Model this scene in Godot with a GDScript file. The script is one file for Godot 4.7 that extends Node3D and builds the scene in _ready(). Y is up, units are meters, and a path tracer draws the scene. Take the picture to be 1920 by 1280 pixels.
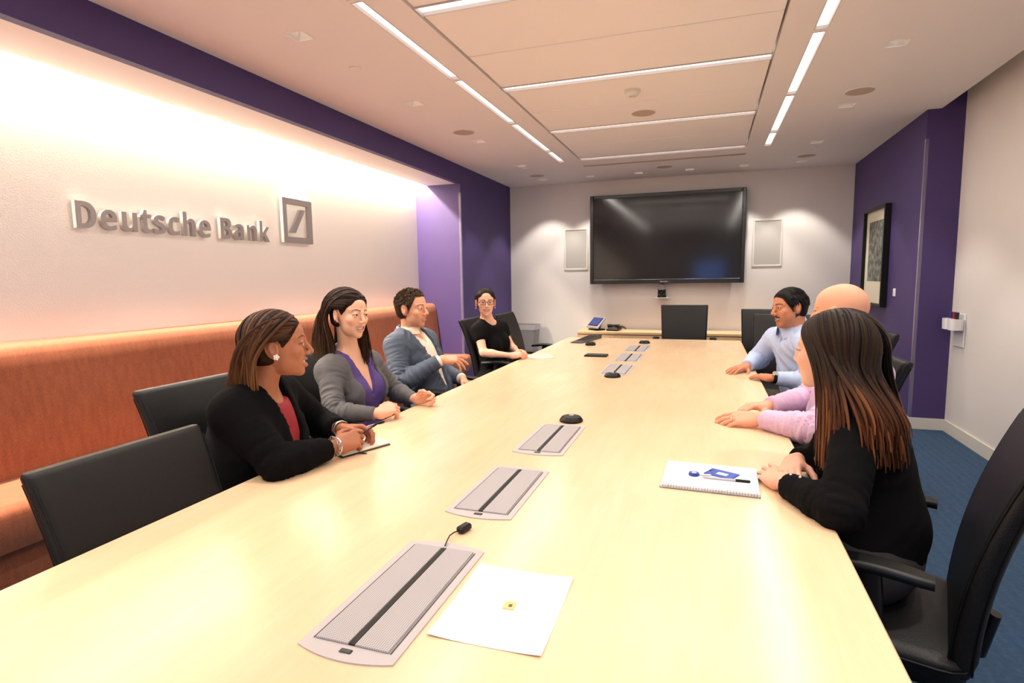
extends Node3D
# A boardroom: long maple table, seven people seated round it, purple and white walls, coved orange banquette.
# x to the right, y up, the room runs along -z. The camera stands at the near end of the table.

const CEIL := 2.74
const TABLE_Y := 0.74
const WARM := Color(1.0, 0.965, 0.92)
const LX := -1.402      # table edges
const RX := 0.32
var M := {}

func _ready() -> void:
	view_and_sky()
	materials()
	room()
	ceiling_fittings()
	furniture()
	table_items()
	wall_items()
	people()

func view_and_sky() -> void:
	var cam := Camera3D.new()
	cam.name = "camera"
	add_child(cam)
	cam.position = Vector3(0, 1.38, 0)
	cam.rotation_degrees = Vector3(-6.32, 18.887, -0.80)
	cam.fov = 61.66
	cam.near = 0.05
	cam.far = 60.0
	cam.current = true
	var we := WorldEnvironment.new()
	we.name = "surroundings"
	var e := Environment.new()
	e.background_mode = Environment.BG_COLOR
	e.background_color = Color(0.02, 0.02, 0.025)
	e.tonemap_mode = Environment.TONE_MAPPER_LINEAR
	e.tonemap_exposure = 1.0
	e.sdfgi_enabled = true
	e.ssao_enabled = true
	e.ssil_enabled = true
	we.environment = e
	add_child(we)
	# light lines in the ceiling: two long rows of lens troughs and the cross bars between the panels
	for x in [-1.668, 0.567]:
		for u in LINES:
			area_light("trough_light", Vector3(x, CEIL - 0.004, (u[0] + u[1]) * 0.5), Vector2(0.062, u[0] - u[1]), LINE_E * (u[0] - u[1]), WARM)
	for z in CROSS:
		area_light("cross_light", Vector3(-0.545, CEIL - 0.004, z), Vector2(1.76, 0.085), CROSS_E, WARM)
	# the cove in the niche of the sign wall
	area_light("cove_light", Vector3(-3.441, 2.655, -2.92), Vector2(0.03, 7.1), COVE_E, Color(1.0, 0.93, 0.83))

const LINES := [[0.98, -0.2], [-0.23, -1.36], [-1.39, -2.55], [-2.58, -3.755], [-3.79, -4.975], [-5.01, -6.2], [-6.225, -6.81]]
const CROSS := [-0.16, -1.47, -2.79, -4.10, -5.41, -6.74]
const LINE_E := 0.58
const CROSS_E := 0.76
const COVE_E := 50.0
const DOWN_E := 1.25

func area_light(called: String, at: Vector3, size: Vector2, energy: float, c: Color) -> void:
	var l := AreaLight3D.new()
	l.name = numbered(called)
	l.area_size = size
	l.light_energy = energy
	l.light_color = c
	l.shadow_enabled = true
	l.area_range = 14.0
	l.area_attenuation = 2.0
	l.area_normalize_energy = true
	add_child(l)
	l.position = at
	l.rotation.x = -PI / 2

func materials() -> void:
	M.white = bumpy(paint(Color8(222, 217, 213), 0.75), 0.12, 0.02, 0.35, 3)
	M.purple = bumpy(paint(Color8(66, 50, 105), 0.62), 0.12, 0.02, 0.35, 5)
	M.ceil = bumpy(paint(Color8(235, 230, 227), 0.85), 0.1, 0.015, 0.4, 7)
	M.panel = bumpy(paint(Color8(244, 240, 236), 0.8), 0.1, 0.015, 0.4, 8)
	M.trim = paint(Color8(214, 210, 202), 0.45)
	M.carpet = carpet_mat()
	M.maple = maple_mat(0.22)
	M.maple_cab = maple_mat(0.45)
	M.maple_cab.albedo_color = Color(0.9, 0.86, 0.8)
	M.orange = fabric_mat()
	M.leather = bumpy(paint(Color8(17, 17, 18), 0.45, 0.0, 0.4), 0.09, 0.05, 0.12, 12, 4)
	M.plastic = paint(Color8(14, 14, 15), 0.38, 0.0, 0.4)
	M.black = paint(Color8(9, 9, 10), 0.5, 0.0, 0.4)
	M.alu = paint(Color8(196, 190, 191), 0.45)
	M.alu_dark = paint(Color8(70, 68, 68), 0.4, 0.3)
	M.chrome = paint(Color8(205, 205, 205), 0.16, 0.95)
	M.reflector = paint(Color8(226, 224, 220), 0.3, 0.35)
	M.steel = paint(Color8(166, 162, 160), 0.45, 0.35)
	M.grille = bumpy(paint(Color8(178, 174, 168), 0.8), 0.3, 0.03, 0.06, 21)
	M.ceil_grille = paint(Color8(186, 168, 152), 0.85)
	M.paper = paint(Color8(250, 250, 250), 0.7)
	M.bulb = glow(Color(1.0, 0.93, 0.84), 7.0)
	M.lens = glow(Color(1.0, 0.965, 0.91), 1.6)
	M.guard = paint(Color(0.9, 0.88, 0.95, 0.05), 0.22)
	M.guard.transparency = BaseMaterial3D.TRANSPARENCY_ALPHA
	M.glossy_white = paint(Color8(238, 238, 240), 0.25)

func noise(seed_: int, freq: float, octaves := 3) -> FastNoiseLite:
	var f := FastNoiseLite.new()
	f.seed = seed_
	f.frequency = freq
	f.fractal_octaves = octaves
	return f

func maple_mat(rough: float) -> StandardMaterial3D:
	# pale maple: long fine grain along the length of the board
	var im := Image.create(512, 1024, false, Image.FORMAT_RGB8)
	var a := noise(31, 0.05, 4)
	var b := noise(32, 0.012, 3)
	var k := noise(33, 0.2, 2)
	for y in 1024:
		for x in 512:
			var g := a.get_noise_2d(x * 1.0, y * 0.06) * 0.5 + k.get_noise_2d(x * 1.6, y * 0.12) * 0.25
			var w := b.get_noise_2d(x * 0.8, y * 0.25)
			var t := g * 0.022 + w * 0.016
			im.set_pixel(x, y, Color(0.955 + t, 0.825 + t * 1.25, 0.67 + t * 1.6))
	var m := tex_mat(im, rough, Vector3(1.2, 1.2, 0.6))
	m.metallic_specular = 0.5
	return m

func carpet_mat() -> StandardMaterial3D:
	# loop pile in broken dashes, two blues
	var im := Image.create(512, 512, false, Image.FORMAT_RGB8)
	var hgt := Image.create(512, 512, false, Image.FORMAT_RGB8)
	var a := noise(41, 0.02, 3)
	var rng := RandomNumberGenerator.new()
	rng.seed = 4
	for y in 512:
		for x in 512:
			var row := y / 8
			var dash := (x + (row % 2) * 13 + int(a.get_noise_2d(x * 0.3, row * 40.0) * 18.0) + 64) / 26
			var l := 0.5 + 0.5 * sin((x + (row % 2) * 13) * TAU / 26.0)
			var rr := absf(sin(PI * (y % 8) / 8.0))
			var t := rng.randf() * 0.05 + a.get_noise_2d(x, y) * 0.04 + (0.025 if dash % 3 == 0 else 0.0)
			im.set_pixel(x, y, Color(0.13 + t, 0.245 + t, 0.36 + t))
			var q := rr * (0.45 + 0.55 * l) + rng.randf() * 0.12
			hgt.set_pixel(x, y, Color(q, q, q))
	var m := tex_mat(im, 0.95, Vector3.ONE * 2.8)
	m.heightmap_enabled = true
	m.heightmap_texture = ImageTexture.create_from_image(hgt)
	m.heightmap_scale = 0.22
	return m

func fabric_mat() -> StandardMaterial3D:
	var im := Image.create(512, 512, false, Image.FORMAT_RGB8)
	var a := noise(51, 0.03, 4)
	var b := noise(52, 0.35, 2)
	for y in 512:
		for x in 512:
			var t := a.get_noise_2d(x * 1.6, y * 0.35) * 0.05 + b.get_noise_2d(x * 1.2, y * 0.25) * 0.06 + b.get_noise_2d(x * 0.2 + 900.0, y * 1.5) * 0.02
			im.set_pixel(x, y, Color(0.56 + t, 0.30 + t * 0.8, 0.175 + t * 0.6))
	var m := tex_mat(im, 0.9, Vector3.ONE * 1.1)
	m.rim_enabled = true
	m.rim = 0.3
	m.rim_tint = 0.7
	return m

# ------------------------------------------------------------------ mesh helpers
class MB:
	# collects triangles; faces are given counter-clockwise seen from outside
	var v := PackedVector3Array()
	var n := PackedVector3Array()
	var c := PackedColorArray()
	var uv := PackedVector2Array()
	var ix := PackedInt32Array()
	var col := Color(1, 1, 1)
	var row_cols := []
	var xf := Transform3D()
	func vert(p: Vector3, nn: Vector3, t := Vector2.ZERO) -> int:
		v.append(xf * p)
		n.append((xf.basis * nn).normalized())
		c.append(col)
		uv.append(t)
		return v.size() - 1
	func tri(a: Vector3, b: Vector3, d: Vector3) -> void:
		var nn := (b - a).cross(d - a).normalized()
		var i := vert(a, nn)
		vert(b, nn)
		vert(d, nn)
		ix.append_array(PackedInt32Array([i, i + 2, i + 1]))
	func quad(a: Vector3, b: Vector3, d: Vector3, e: Vector3) -> void:
		var nn := (d - a).cross(e - b).normalized()
		var i := vert(a, nn, Vector2(0, 0))
		vert(b, nn, Vector2(1, 0))
		vert(d, nn, Vector2(1, 1))
		vert(e, nn, Vector2(0, 1))
		ix.append_array(PackedInt32Array([i, i + 2, i + 1, i, i + 3, i + 2]))
	func box(at: Vector3, size: Vector3, bev := 0.0, b := Basis()) -> void:
		var h := size * 0.5
		var k: float = minf(bev, minf(h.x, minf(h.y, h.z)) * 0.98)
		if k <= 0.0:
			for ax in 3:
				for s in [-1.0, 1.0]:
					var o := Vector3.ZERO
					o[ax] = h[ax] * s
					var u := Vector3.ZERO
					u[(ax + 1) % 3] = h[(ax + 1) % 3]
					var w := Vector3.ZERO
					w[(ax + 2) % 3] = h[(ax + 2) % 3] * s
					quad(at + b * (o - u - w), at + b * (o + u - w), at + b * (o + u + w), at + b * (o - u + w))
			return
		for ax in 3:
			var a1 := (ax + 1) % 3
			var a2 := (ax + 2) % 3
			for s in [-1.0, 1.0]:
				var o := Vector3.ZERO
				o[ax] = h[ax] * s
				var u := Vector3.ZERO
				u[a1] = h[a1] - k
				var w := Vector3.ZERO
				w[a2] = (h[a2] - k) * s
				quad(at + b * (o - u - w), at + b * (o + u - w), at + b * (o + u + w), at + b * (o - u + w))
			for s1 in [-1.0, 1.0]:
				for s2 in [-1.0, 1.0]:
					var e1 := Vector3.ZERO
					e1[a1] = h[a1] * s1
					e1[a2] = (h[a2] - k) * s2
					var e2 := Vector3.ZERO
					e2[a1] = (h[a1] - k) * s1
					e2[a2] = h[a2] * s2
					var g := Vector3.ZERO
					g[ax] = h[ax] - k
					if s1 * s2 > 0:
						quad(at + b * (e1 - g), at + b * (e2 - g), at + b * (e2 + g), at + b * (e1 + g)) if false else flipq(at + b * (e1 - g), at + b * (e2 - g), at + b * (e2 + g), at + b * (e1 + g), at)
					else:
						flipq(at + b * (e1 - g), at + b * (e2 - g), at + b * (e2 + g), at + b * (e1 + g), at)
		for sx in [-1.0, 1.0]:
			for sy in [-1.0, 1.0]:
				for sz in [-1.0, 1.0]:
					var p1 := at + b * Vector3(h.x * sx, (h.y - k) * sy, (h.z - k) * sz)
					var p2 := at + b * Vector3((h.x - k) * sx, h.y * sy, (h.z - k) * sz)
					var p3 := at + b * Vector3((h.x - k) * sx, (h.y - k) * sy, h.z * sz)
					if (p2 - p1).cross(p3 - p1).dot(p1 - at) > 0:
						tri(p1, p2, p3)
					else:
						tri(p1, p3, p2)
	func flipq(a: Vector3, b: Vector3, d: Vector3, e: Vector3, away: Vector3) -> void:
		if (d - a).cross(e - b).dot((a + d) * 0.5 - away) >= 0:
			quad(a, b, d, e)
		else:
			quad(e, d, b, a)
	func grid(rows: Array, closed_u := false, closed_v := false, flip := false) -> void:
		# rows of equally many points; smooth normals; outside is (du x dv)
		var m := rows.size()
		var k: int = rows[0].size()
		var base := v.size()
		for i in m:
			if row_cols.size() == m:
				col = row_cols[i]
			for j in k:
				var i0 := i - 1 if i > 0 else (m - 1 if closed_v else 0)
				var i1 := i + 1 if i < m - 1 else (0 if closed_v else m - 1)
				var j0 := j - 1 if j > 0 else (k - 1 if closed_u else 0)
				var j1 := j + 1 if j < k - 1 else (0 if closed_u else k - 1)
				var du: Vector3 = rows[i][j1] - rows[i][j0]
				var dv: Vector3 = rows[i1][j] - rows[i0][j]
				var nn := du.cross(dv)
				if nn.length_squared() < 1e-16:
					nn = Vector3.UP
				vert(rows[i][j], nn.normalized() * (-1.0 if flip else 1.0), Vector2(float(j) / (k - 1), float(i) / (m - 1)))
		for i in (m if closed_v else m - 1):
			for j in (k if closed_u else k - 1):
				var a := base + i * k + j
				var b := base + i * k + (j + 1) % k
				var d := base + ((i + 1) % m) * k + (j + 1) % k
				var e := base + ((i + 1) % m) * k + j
				if flip:
					ix.append_array(PackedInt32Array([a, b, d, a, d, e]))
				else:
					ix.append_array(PackedInt32Array([a, d, b, a, e, d]))
	func disc(ring: Array, flip := false) -> void:
		var m := Vector3.ZERO
		for p in ring:
			m += p
		m /= ring.size()
		for i in ring.size():
			if flip:
				tri(m, ring[(i + 1) % ring.size()], ring[i])
			else:
				tri(m, ring[i], ring[(i + 1) % ring.size()])
	func tube(path: Array, rad, sides := 8, caps := true, flat := 1.0, upv := Vector3.UP) -> void:
		# rad: number or array; flat squashes the section along the second axis
		var rows := []
		var up := upv
		for i in path.size():
			var t: Vector3 = (path[mini(i + 1, path.size() - 1)] - path[maxi(i - 1, 0)]).normalized()
			var s := t.cross(up)
			if s.length() < 0.05:
				s = t.cross(Vector3(0.3, 0.2, 0.9))
			s = s.normalized()
			up = s.cross(t).normalized()
			var r: float = rad[i] if rad is Array else rad
			var ring := []
			for j in sides:
				var a := TAU * j / sides
				ring.append(path[i] + s * cos(a) * r + up * sin(a) * r * flat)
			rows.append(ring)
		grid(rows, true, false, true)
		if caps:
			disc(rows[0], false)
			disc(rows[-1], true)
	func lathe(prof: Array, segs := 24, at := Vector3.ZERO, b := Basis()) -> void:
		var rows := []
		for p in prof:
			var ring := []
			for j in segs:
				var a := TAU * j / segs
				ring.append(at + b * Vector3(cos(a) * p.x, p.y, sin(a) * p.x))
			rows.append(ring)
		# flat-ish shading between profile rows: each band its own vertices
		for i in rows.size() - 1:
			grid([rows[i], rows[i + 1]], true, false, true)
	func extrude(poly: PackedVector2Array, depth: float, b: Transform3D) -> void:
		# polygon in xy, counter-clockwise, extruded along +z by depth
		var p := poly
		if Geometry2D.is_polygon_clockwise(p):
			p = p.duplicate()
			p.reverse()
		var t := Geometry2D.triangulate_polygon(p)
		for i in range(0, t.size(), 3):
			var a := p[t[i]]
			var d := p[t[i + 1]]
			var e := p[t[i + 2]]
			if (d - a).cross(e - a) < 0:
				var q := d
				d = e
				e = q
			tri(b * Vector3(a.x, a.y, depth), b * Vector3(d.x, d.y, depth), b * Vector3(e.x, e.y, depth))
			tri(b * Vector3(a.x, a.y, 0), b * Vector3(e.x, e.y, 0), b * Vector3(d.x, d.y, 0))
		for i in p.size():
			var a := p[i]
			var d := p[(i + 1) % p.size()]
			quad(b * Vector3(a.x, a.y, 0), b * Vector3(d.x, d.y, 0), b * Vector3(d.x, d.y, depth), b * Vector3(a.x, a.y, depth))
	func ball(at: Vector3, r: Vector3, segs := 12, b := Basis()) -> void:
		var rows := []
		var k := segs / 2
		for i in k + 1:
			var th := PI * i / k
			var ring := []
			for j in segs:
				var a := TAU * j / segs
				ring.append(at + b * (Vector3(sin(th) * cos(a), cos(th), sin(th) * sin(a)) * r))
			rows.append(ring)
		var s := v.size()
		grid(rows, true, false, false)
		for i in range(s, v.size()):
			n[i] = (xf.basis * (b * ((b.inverse() * (xf.affine_inverse() * v[i] - at)) / (r * r)))).normalized()
	func mesh() -> ArrayMesh:
		var a := []
		a.resize(Mesh.ARRAY_MAX)
		a[Mesh.ARRAY_VERTEX] = v
		a[Mesh.ARRAY_NORMAL] = n
		a[Mesh.ARRAY_COLOR] = c
		a[Mesh.ARRAY_TEX_UV] = uv
		a[Mesh.ARRAY_INDEX] = ix
		var m := ArrayMesh.new()
		m.add_surface_from_arrays(Mesh.PRIMITIVE_TRIANGLES, a)
		return m

# ------------------------------------------------------------------ nodes
var used := {}

func numbered(called: String) -> String:
	var k: int = used.get(called, 0)
	used[called] = k + 1
	return called if k == 0 else "%s_%03d" % [called, k]

func thing(called: String, label: String, category: String, at := Vector3.ZERO, turn := 0.0, group := "") -> Node3D:
	var o := Node3D.new()
	o.name = numbered(called)
	add_child(o)
	o.position = at
	o.rotation.y = turn
	tag(o, label, category, group)
	return o

func tag(o: Node, label: String, category: String, group := "") -> void:
	o.set_meta("label", label)
	o.set_meta("category", category)
	if group != "":
		o.set_meta("group", group)

func part(called: String, m, material: Material, parent: Node, at := Vector3.ZERO) -> MeshInstance3D:
	var o := MeshInstance3D.new()
	var me: Mesh = m.mesh() if m is MB else m
	o.mesh = me
	o.material_override = material
	if parent == self:
		o.name = numbered(called)
	else:
		o.name = called
	parent.add_child(o, true)
	o.position = at
	return o

func struct(called: String, m, material: Material) -> MeshInstance3D:
	var o := part(called, m, material, self)
	o.set_meta("kind", "structure")
	return o

func copy_of(o: Node3D, label: String, at: Vector3, turn: float) -> Node3D:
	var d: Node3D = o.duplicate()
	d.name = numbered(str(o.name))
	add_child(d)
	d.position = at
	d.rotation.y = turn
	d.set_meta("label", label)
	return d

func one_box(at: Vector3, size: Vector3, bev := 0.0, b := Basis()) -> MB:
	var m := MB.new()
	m.box(at, size, bev, b)
	return m

# ------------------------------------------------------------------ materials
func paint(c: Color, rough := 0.6, metal := 0.0, spec := 0.5) -> StandardMaterial3D:
	var m := StandardMaterial3D.new()
	m.albedo_color = c
	m.roughness = rough
	m.metallic = metal
	m.metallic_specular = spec
	return m

func bumpy(m: StandardMaterial3D, freq: float, scale_cm: float, tile: float, seed_ := 1, octaves := 3, ridged := false) -> StandardMaterial3D:
	var t := NoiseTexture2D.new()
	t.width = 256
	t.height = 256
	t.seamless = true
	var f := FastNoiseLite.new()
	f.seed = seed_
	f.frequency = freq
	f.fractal_octaves = octaves
	if ridged:
		f.fractal_type = FastNoiseLite.FRACTAL_RIDGED
	t.noise = f
	m.heightmap_enabled = true
	m.heightmap_texture = t
	m.heightmap_scale = scale_cm
	m.uv1_triplanar = true
	m.uv1_world_triplanar = true
	m.uv1_scale = Vector3.ONE / tile
	return m

func glow(c: Color, energy: float) -> StandardMaterial3D:
	var m := paint(Color(0.9, 0.9, 0.9), 0.5)
	m.emission_enabled = true
	m.emission = c
	m.emission_energy_multiplier = energy
	return m

func tex_mat(img: Image, rough: float, tile: Vector3, world := true) -> StandardMaterial3D:
	var m := paint(Color.WHITE, rough)
	m.albedo_texture = ImageTexture.create_from_image(img)
	m.uv1_triplanar = true
	m.uv1_world_triplanar = world
	m.uv1_scale = tile
	return m

# ------------------------------------------------------------------ the room
const BACK := -8.36
const NEAR := 1.5
const NICHE := -3.46
const FACE := -2.86
const COL := -6.5
const PURP := 1.72
const WHITE_X := 1.99
const RET := -5.86

func wall(called: String, a: Vector3, b: Vector3, m: Material) -> MeshInstance3D:
	return struct(called, one_box((a + b) * 0.5, (b - a).abs()), m)

func room() -> void:
	wall("floor", Vector3(-3.8, -0.12, BACK - 0.2), Vector3(2.3, 0, NEAR + 0.2), M.carpet)
	wall("wall_back", Vector3(-3.1, 0, BACK - 0.15), Vector3(2.3, 3.05, BACK), M.white)
	wall("wall_rear", Vector3(-3.8, 0, NEAR), Vector3(2.3, 3.05, NEAR + 0.15), M.white)
	wall("wall_left", Vector3(NICHE - 0.15, 0, COL), Vector3(NICHE, 3.05, NEAR), M.white)
	wall("wall_left_column", Vector3(NICHE - 0.15, 0, BACK - 0.15), Vector3(FACE, 3.05, COL), M.purple)
	wall("wall_right", Vector3(WHITE_X, 0, RET), Vector3(WHITE_X + 0.15, 3.05, NEAR), M.white)
	wall("wall_right_column", Vector3(PURP, 0, BACK), Vector3(2.3, 3.05, RET), M.purple)
	# the purple header over the niche, its white soffit, and the light slot behind the soffit
	var hd := wall("trim_header", Vector3(FACE - 0.06, 2.525, COL), Vector3(FACE, CEIL + 0.2, NEAR), M.purple)
	hd.set_meta("label", "dark purple band over the lit niche")
	wall("trim_soffit", Vector3(-3.31, 2.525, COL), Vector3(FACE - 0.06, 2.56, NEAR), M.ceil)
	wall("trim_cove_lip", Vector3(-3.31, 2.56, COL), Vector3(-3.295, 2.62, NEAR), M.ceil)
	# baseboards
	wall("baseboard_back", Vector3(FACE, 0, BACK), Vector3(PURP, 0.1, BACK + 0.012), M.trim)
	wall("baseboard_left", Vector3(FACE, 0, BACK), Vector3(FACE + 0.012, 0.1, COL), M.trim)
	wall("baseboard_right", Vector3(WHITE_X - 0.012, 0, RET), Vector3(WHITE_X, 0.1, NEAR), M.trim)
	wall("baseboard_right_column", Vector3(PURP - 0.012, 0, BACK), Vector3(PURP, 0.1, RET + 0.012), M.trim)
	wall("baseboard_right_return", Vector3(PURP, 0, RET), Vector3(WHITE_X, 0.1, RET + 0.012), M.trim)
	wall("baseboard_rear", Vector3(-2.86, 0, NEAR - 0.012), Vector3(WHITE_X, 0.1, NEAR), M.trim)
	# clear guards on the two purple corners
	for g in [[FACE, COL, 1.0, 0.1, 2.42], [PURP, RET, -1.0, 0.1, 2.5]]:
		var mb := MB.new()
		var h: float = g[4] - g[3]
		var my: float = (g[4] + g[3]) * 0.5
		mb.box(Vector3(g[0] + g[2] * 0.002, my, g[1] - 0.011), Vector3(0.002, h, 0.022), 0.0006)
		mb.box(Vector3(g[0] - g[2] * 0.011, my, g[1] + 0.002), Vector3(0.022, h, 0.002), 0.0006)
		var o := part("corner_guard", mb, M.guard, self)
		tag(o, "clear plastic corner guard on the column beside the lit niche" if g[2] > 0 else "clear plastic corner guard on the purple corner near the marker holder", "corner guard")
	# door with a lit pane in the wall behind the camera; the screen mirrors it
	var d := struct("door_1", one_box(Vector3(0.05, 1.05, NEAR - 0.02), Vector3(1.0, 2.1, 0.03), 0.004), M.trim)
	part("pane", one_box(Vector3(0.05, 1.33, NEAR - 0.042), Vector3(0.78, 0.95, 0.012)), glow(Color8(60, 130, 225), 4.0), d)
	part("handle", one_box(Vector3(0.46, 1.0, NEAR - 0.06), Vector3(0.03, 0.16, 0.04), 0.006), M.steel, d)
	ceiling()

func ceiling() -> void:
	# one sheet with openings for every fitting; a slab closes it above
	var holes := []
	for x in [-1.668, 0.567]:
		for u in LINES:
			holes.append(Rect2(x - 0.034, u[1], 0.068, u[0] - u[1]))
	holes.append(Rect2(-1.452, -6.83, 1.814, 8.1))
	for p in down_spots():
		holes.append(Rect2(p.x - 0.055, p.y - 0.055, 0.11, 0.11))
	holes.append(Rect2(-1.48, -7.19, 1.85, 0.06))
	var xs := [FACE, 1.82]
	var zs := [BACK, NEAR]
	for h in holes:
		xs.append_array([h.position.x, h.end.x])
		zs.append_array([h.position.y, h.end.y])
	xs.sort()
	zs.sort()
	var mb := MB.new()
	for i in zs.size() - 1:
		if zs[i + 1] - zs[i] < 1e-5:
			continue
		var run: float = xs[0]
		var open := true
		for j in xs.size() - 1:
			if xs[j + 1] - xs[j] < 1e-5:
				continue
			var c := Vector2((xs[j] + xs[j + 1]) * 0.5, (zs[i] + zs[i + 1]) * 0.5)
			var inside := false
			for h in holes:
				if h.has_point(c):
					inside = true
					break
			if inside:
				if open and xs[j] - run > 1e-5:
					mb.quad(Vector3(run, CEIL, zs[i]), Vector3(xs[j], CEIL, zs[i]), Vector3(xs[j], CEIL, zs[i + 1]), Vector3(run, CEIL, zs[i + 1]))
				open = false
			else:
				if not open:
					run = xs[j]
					open = true
		if open:
			mb.quad(Vector3(run, CEIL, zs[i]), Vector3(xs[-1], CEIL, zs[i]), Vector3(xs[-1], CEIL, zs[i + 1]), Vector3(run, CEIL, zs[i + 1]))
	var D := 0.09
	for h in holes:
		var a := Vector3(h.position.x, CEIL, h.position.y)
		var b := Vector3(h.end.x, CEIL, h.position.y)
		var c := Vector3(h.end.x, CEIL, h.end.y)
		var e := Vector3(h.position.x, CEIL, h.end.y)
		var u := Vector3(0, D, 0)
		mb.quad(b, a, a + u, b + u)
		mb.quad(c, b, b + u, c + u)
		mb.quad(e, c, c + u, e + u)
		mb.quad(a, e, e + u, a + u)
	# edge of the sheet over the slot along the white wall, and over the purple return
	mb.quad(Vector3(1.82, CEIL, RET), Vector3(1.82, CEIL, NEAR), Vector3(1.82, CEIL + 0.16, NEAR), Vector3(1.82, CEIL + 0.16, RET))
	mb.box(Vector3(-0.4, CEIL + D + 0.1, (BACK + NEAR) * 0.5), Vector3(4.44, 0.2, NEAR - BACK))
	mb.box(Vector3(1.9, CEIL + 0.28, (RET + NEAR) * 0.5), Vector3(0.2, 0.06, NEAR - RET))
	mb.box(Vector3(-3.2, CEIL + 0.03, (COL + NEAR) * 0.5), Vector3(0.6, 0.06, NEAR - COL))
	var cl := struct("ceiling", mb, M.ceil)
	# panels between the cross bars, a shadow gap round each
	var cuts := [1.27]
	for k in CROSS.size():
		cuts.append(CROSS[k])
	for k in range(-1, CROSS.size()):
		var z0: float = 1.26 if k < 0 else CROSS[k] - 0.05
		var z1: float = CROSS[k + 1] + 0.05 if k + 1 < CROSS.size() else -6.83
		if z0 - z1 < 0.3:
			continue
		var mid := (z0 + z1) * 0.5
		for s in [[z0, mid + 0.005], [mid - 0.005, z1]]:
			part("ceiling_panel", one_box(Vector3(-0.545, CEIL + 0.018, (s[0] + s[1]) * 0.5), Vector3(1.786, 0.024, s[0] - s[1]), 0.003), M.panel, cl)

func down_spots() -> Array:
	var r := []
	for x in [-2.19, 1.04]:
		for z in [-0.13, -1.47, -2.81, -4.14, -5.475, -6.83]:
			r.append(Vector2(x, z))
	for x in [-2.205, -1.55, -0.9, -0.253, 0.397, 1.045]:
		r.append(Vector2(x, -7.9))
	return r

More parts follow.
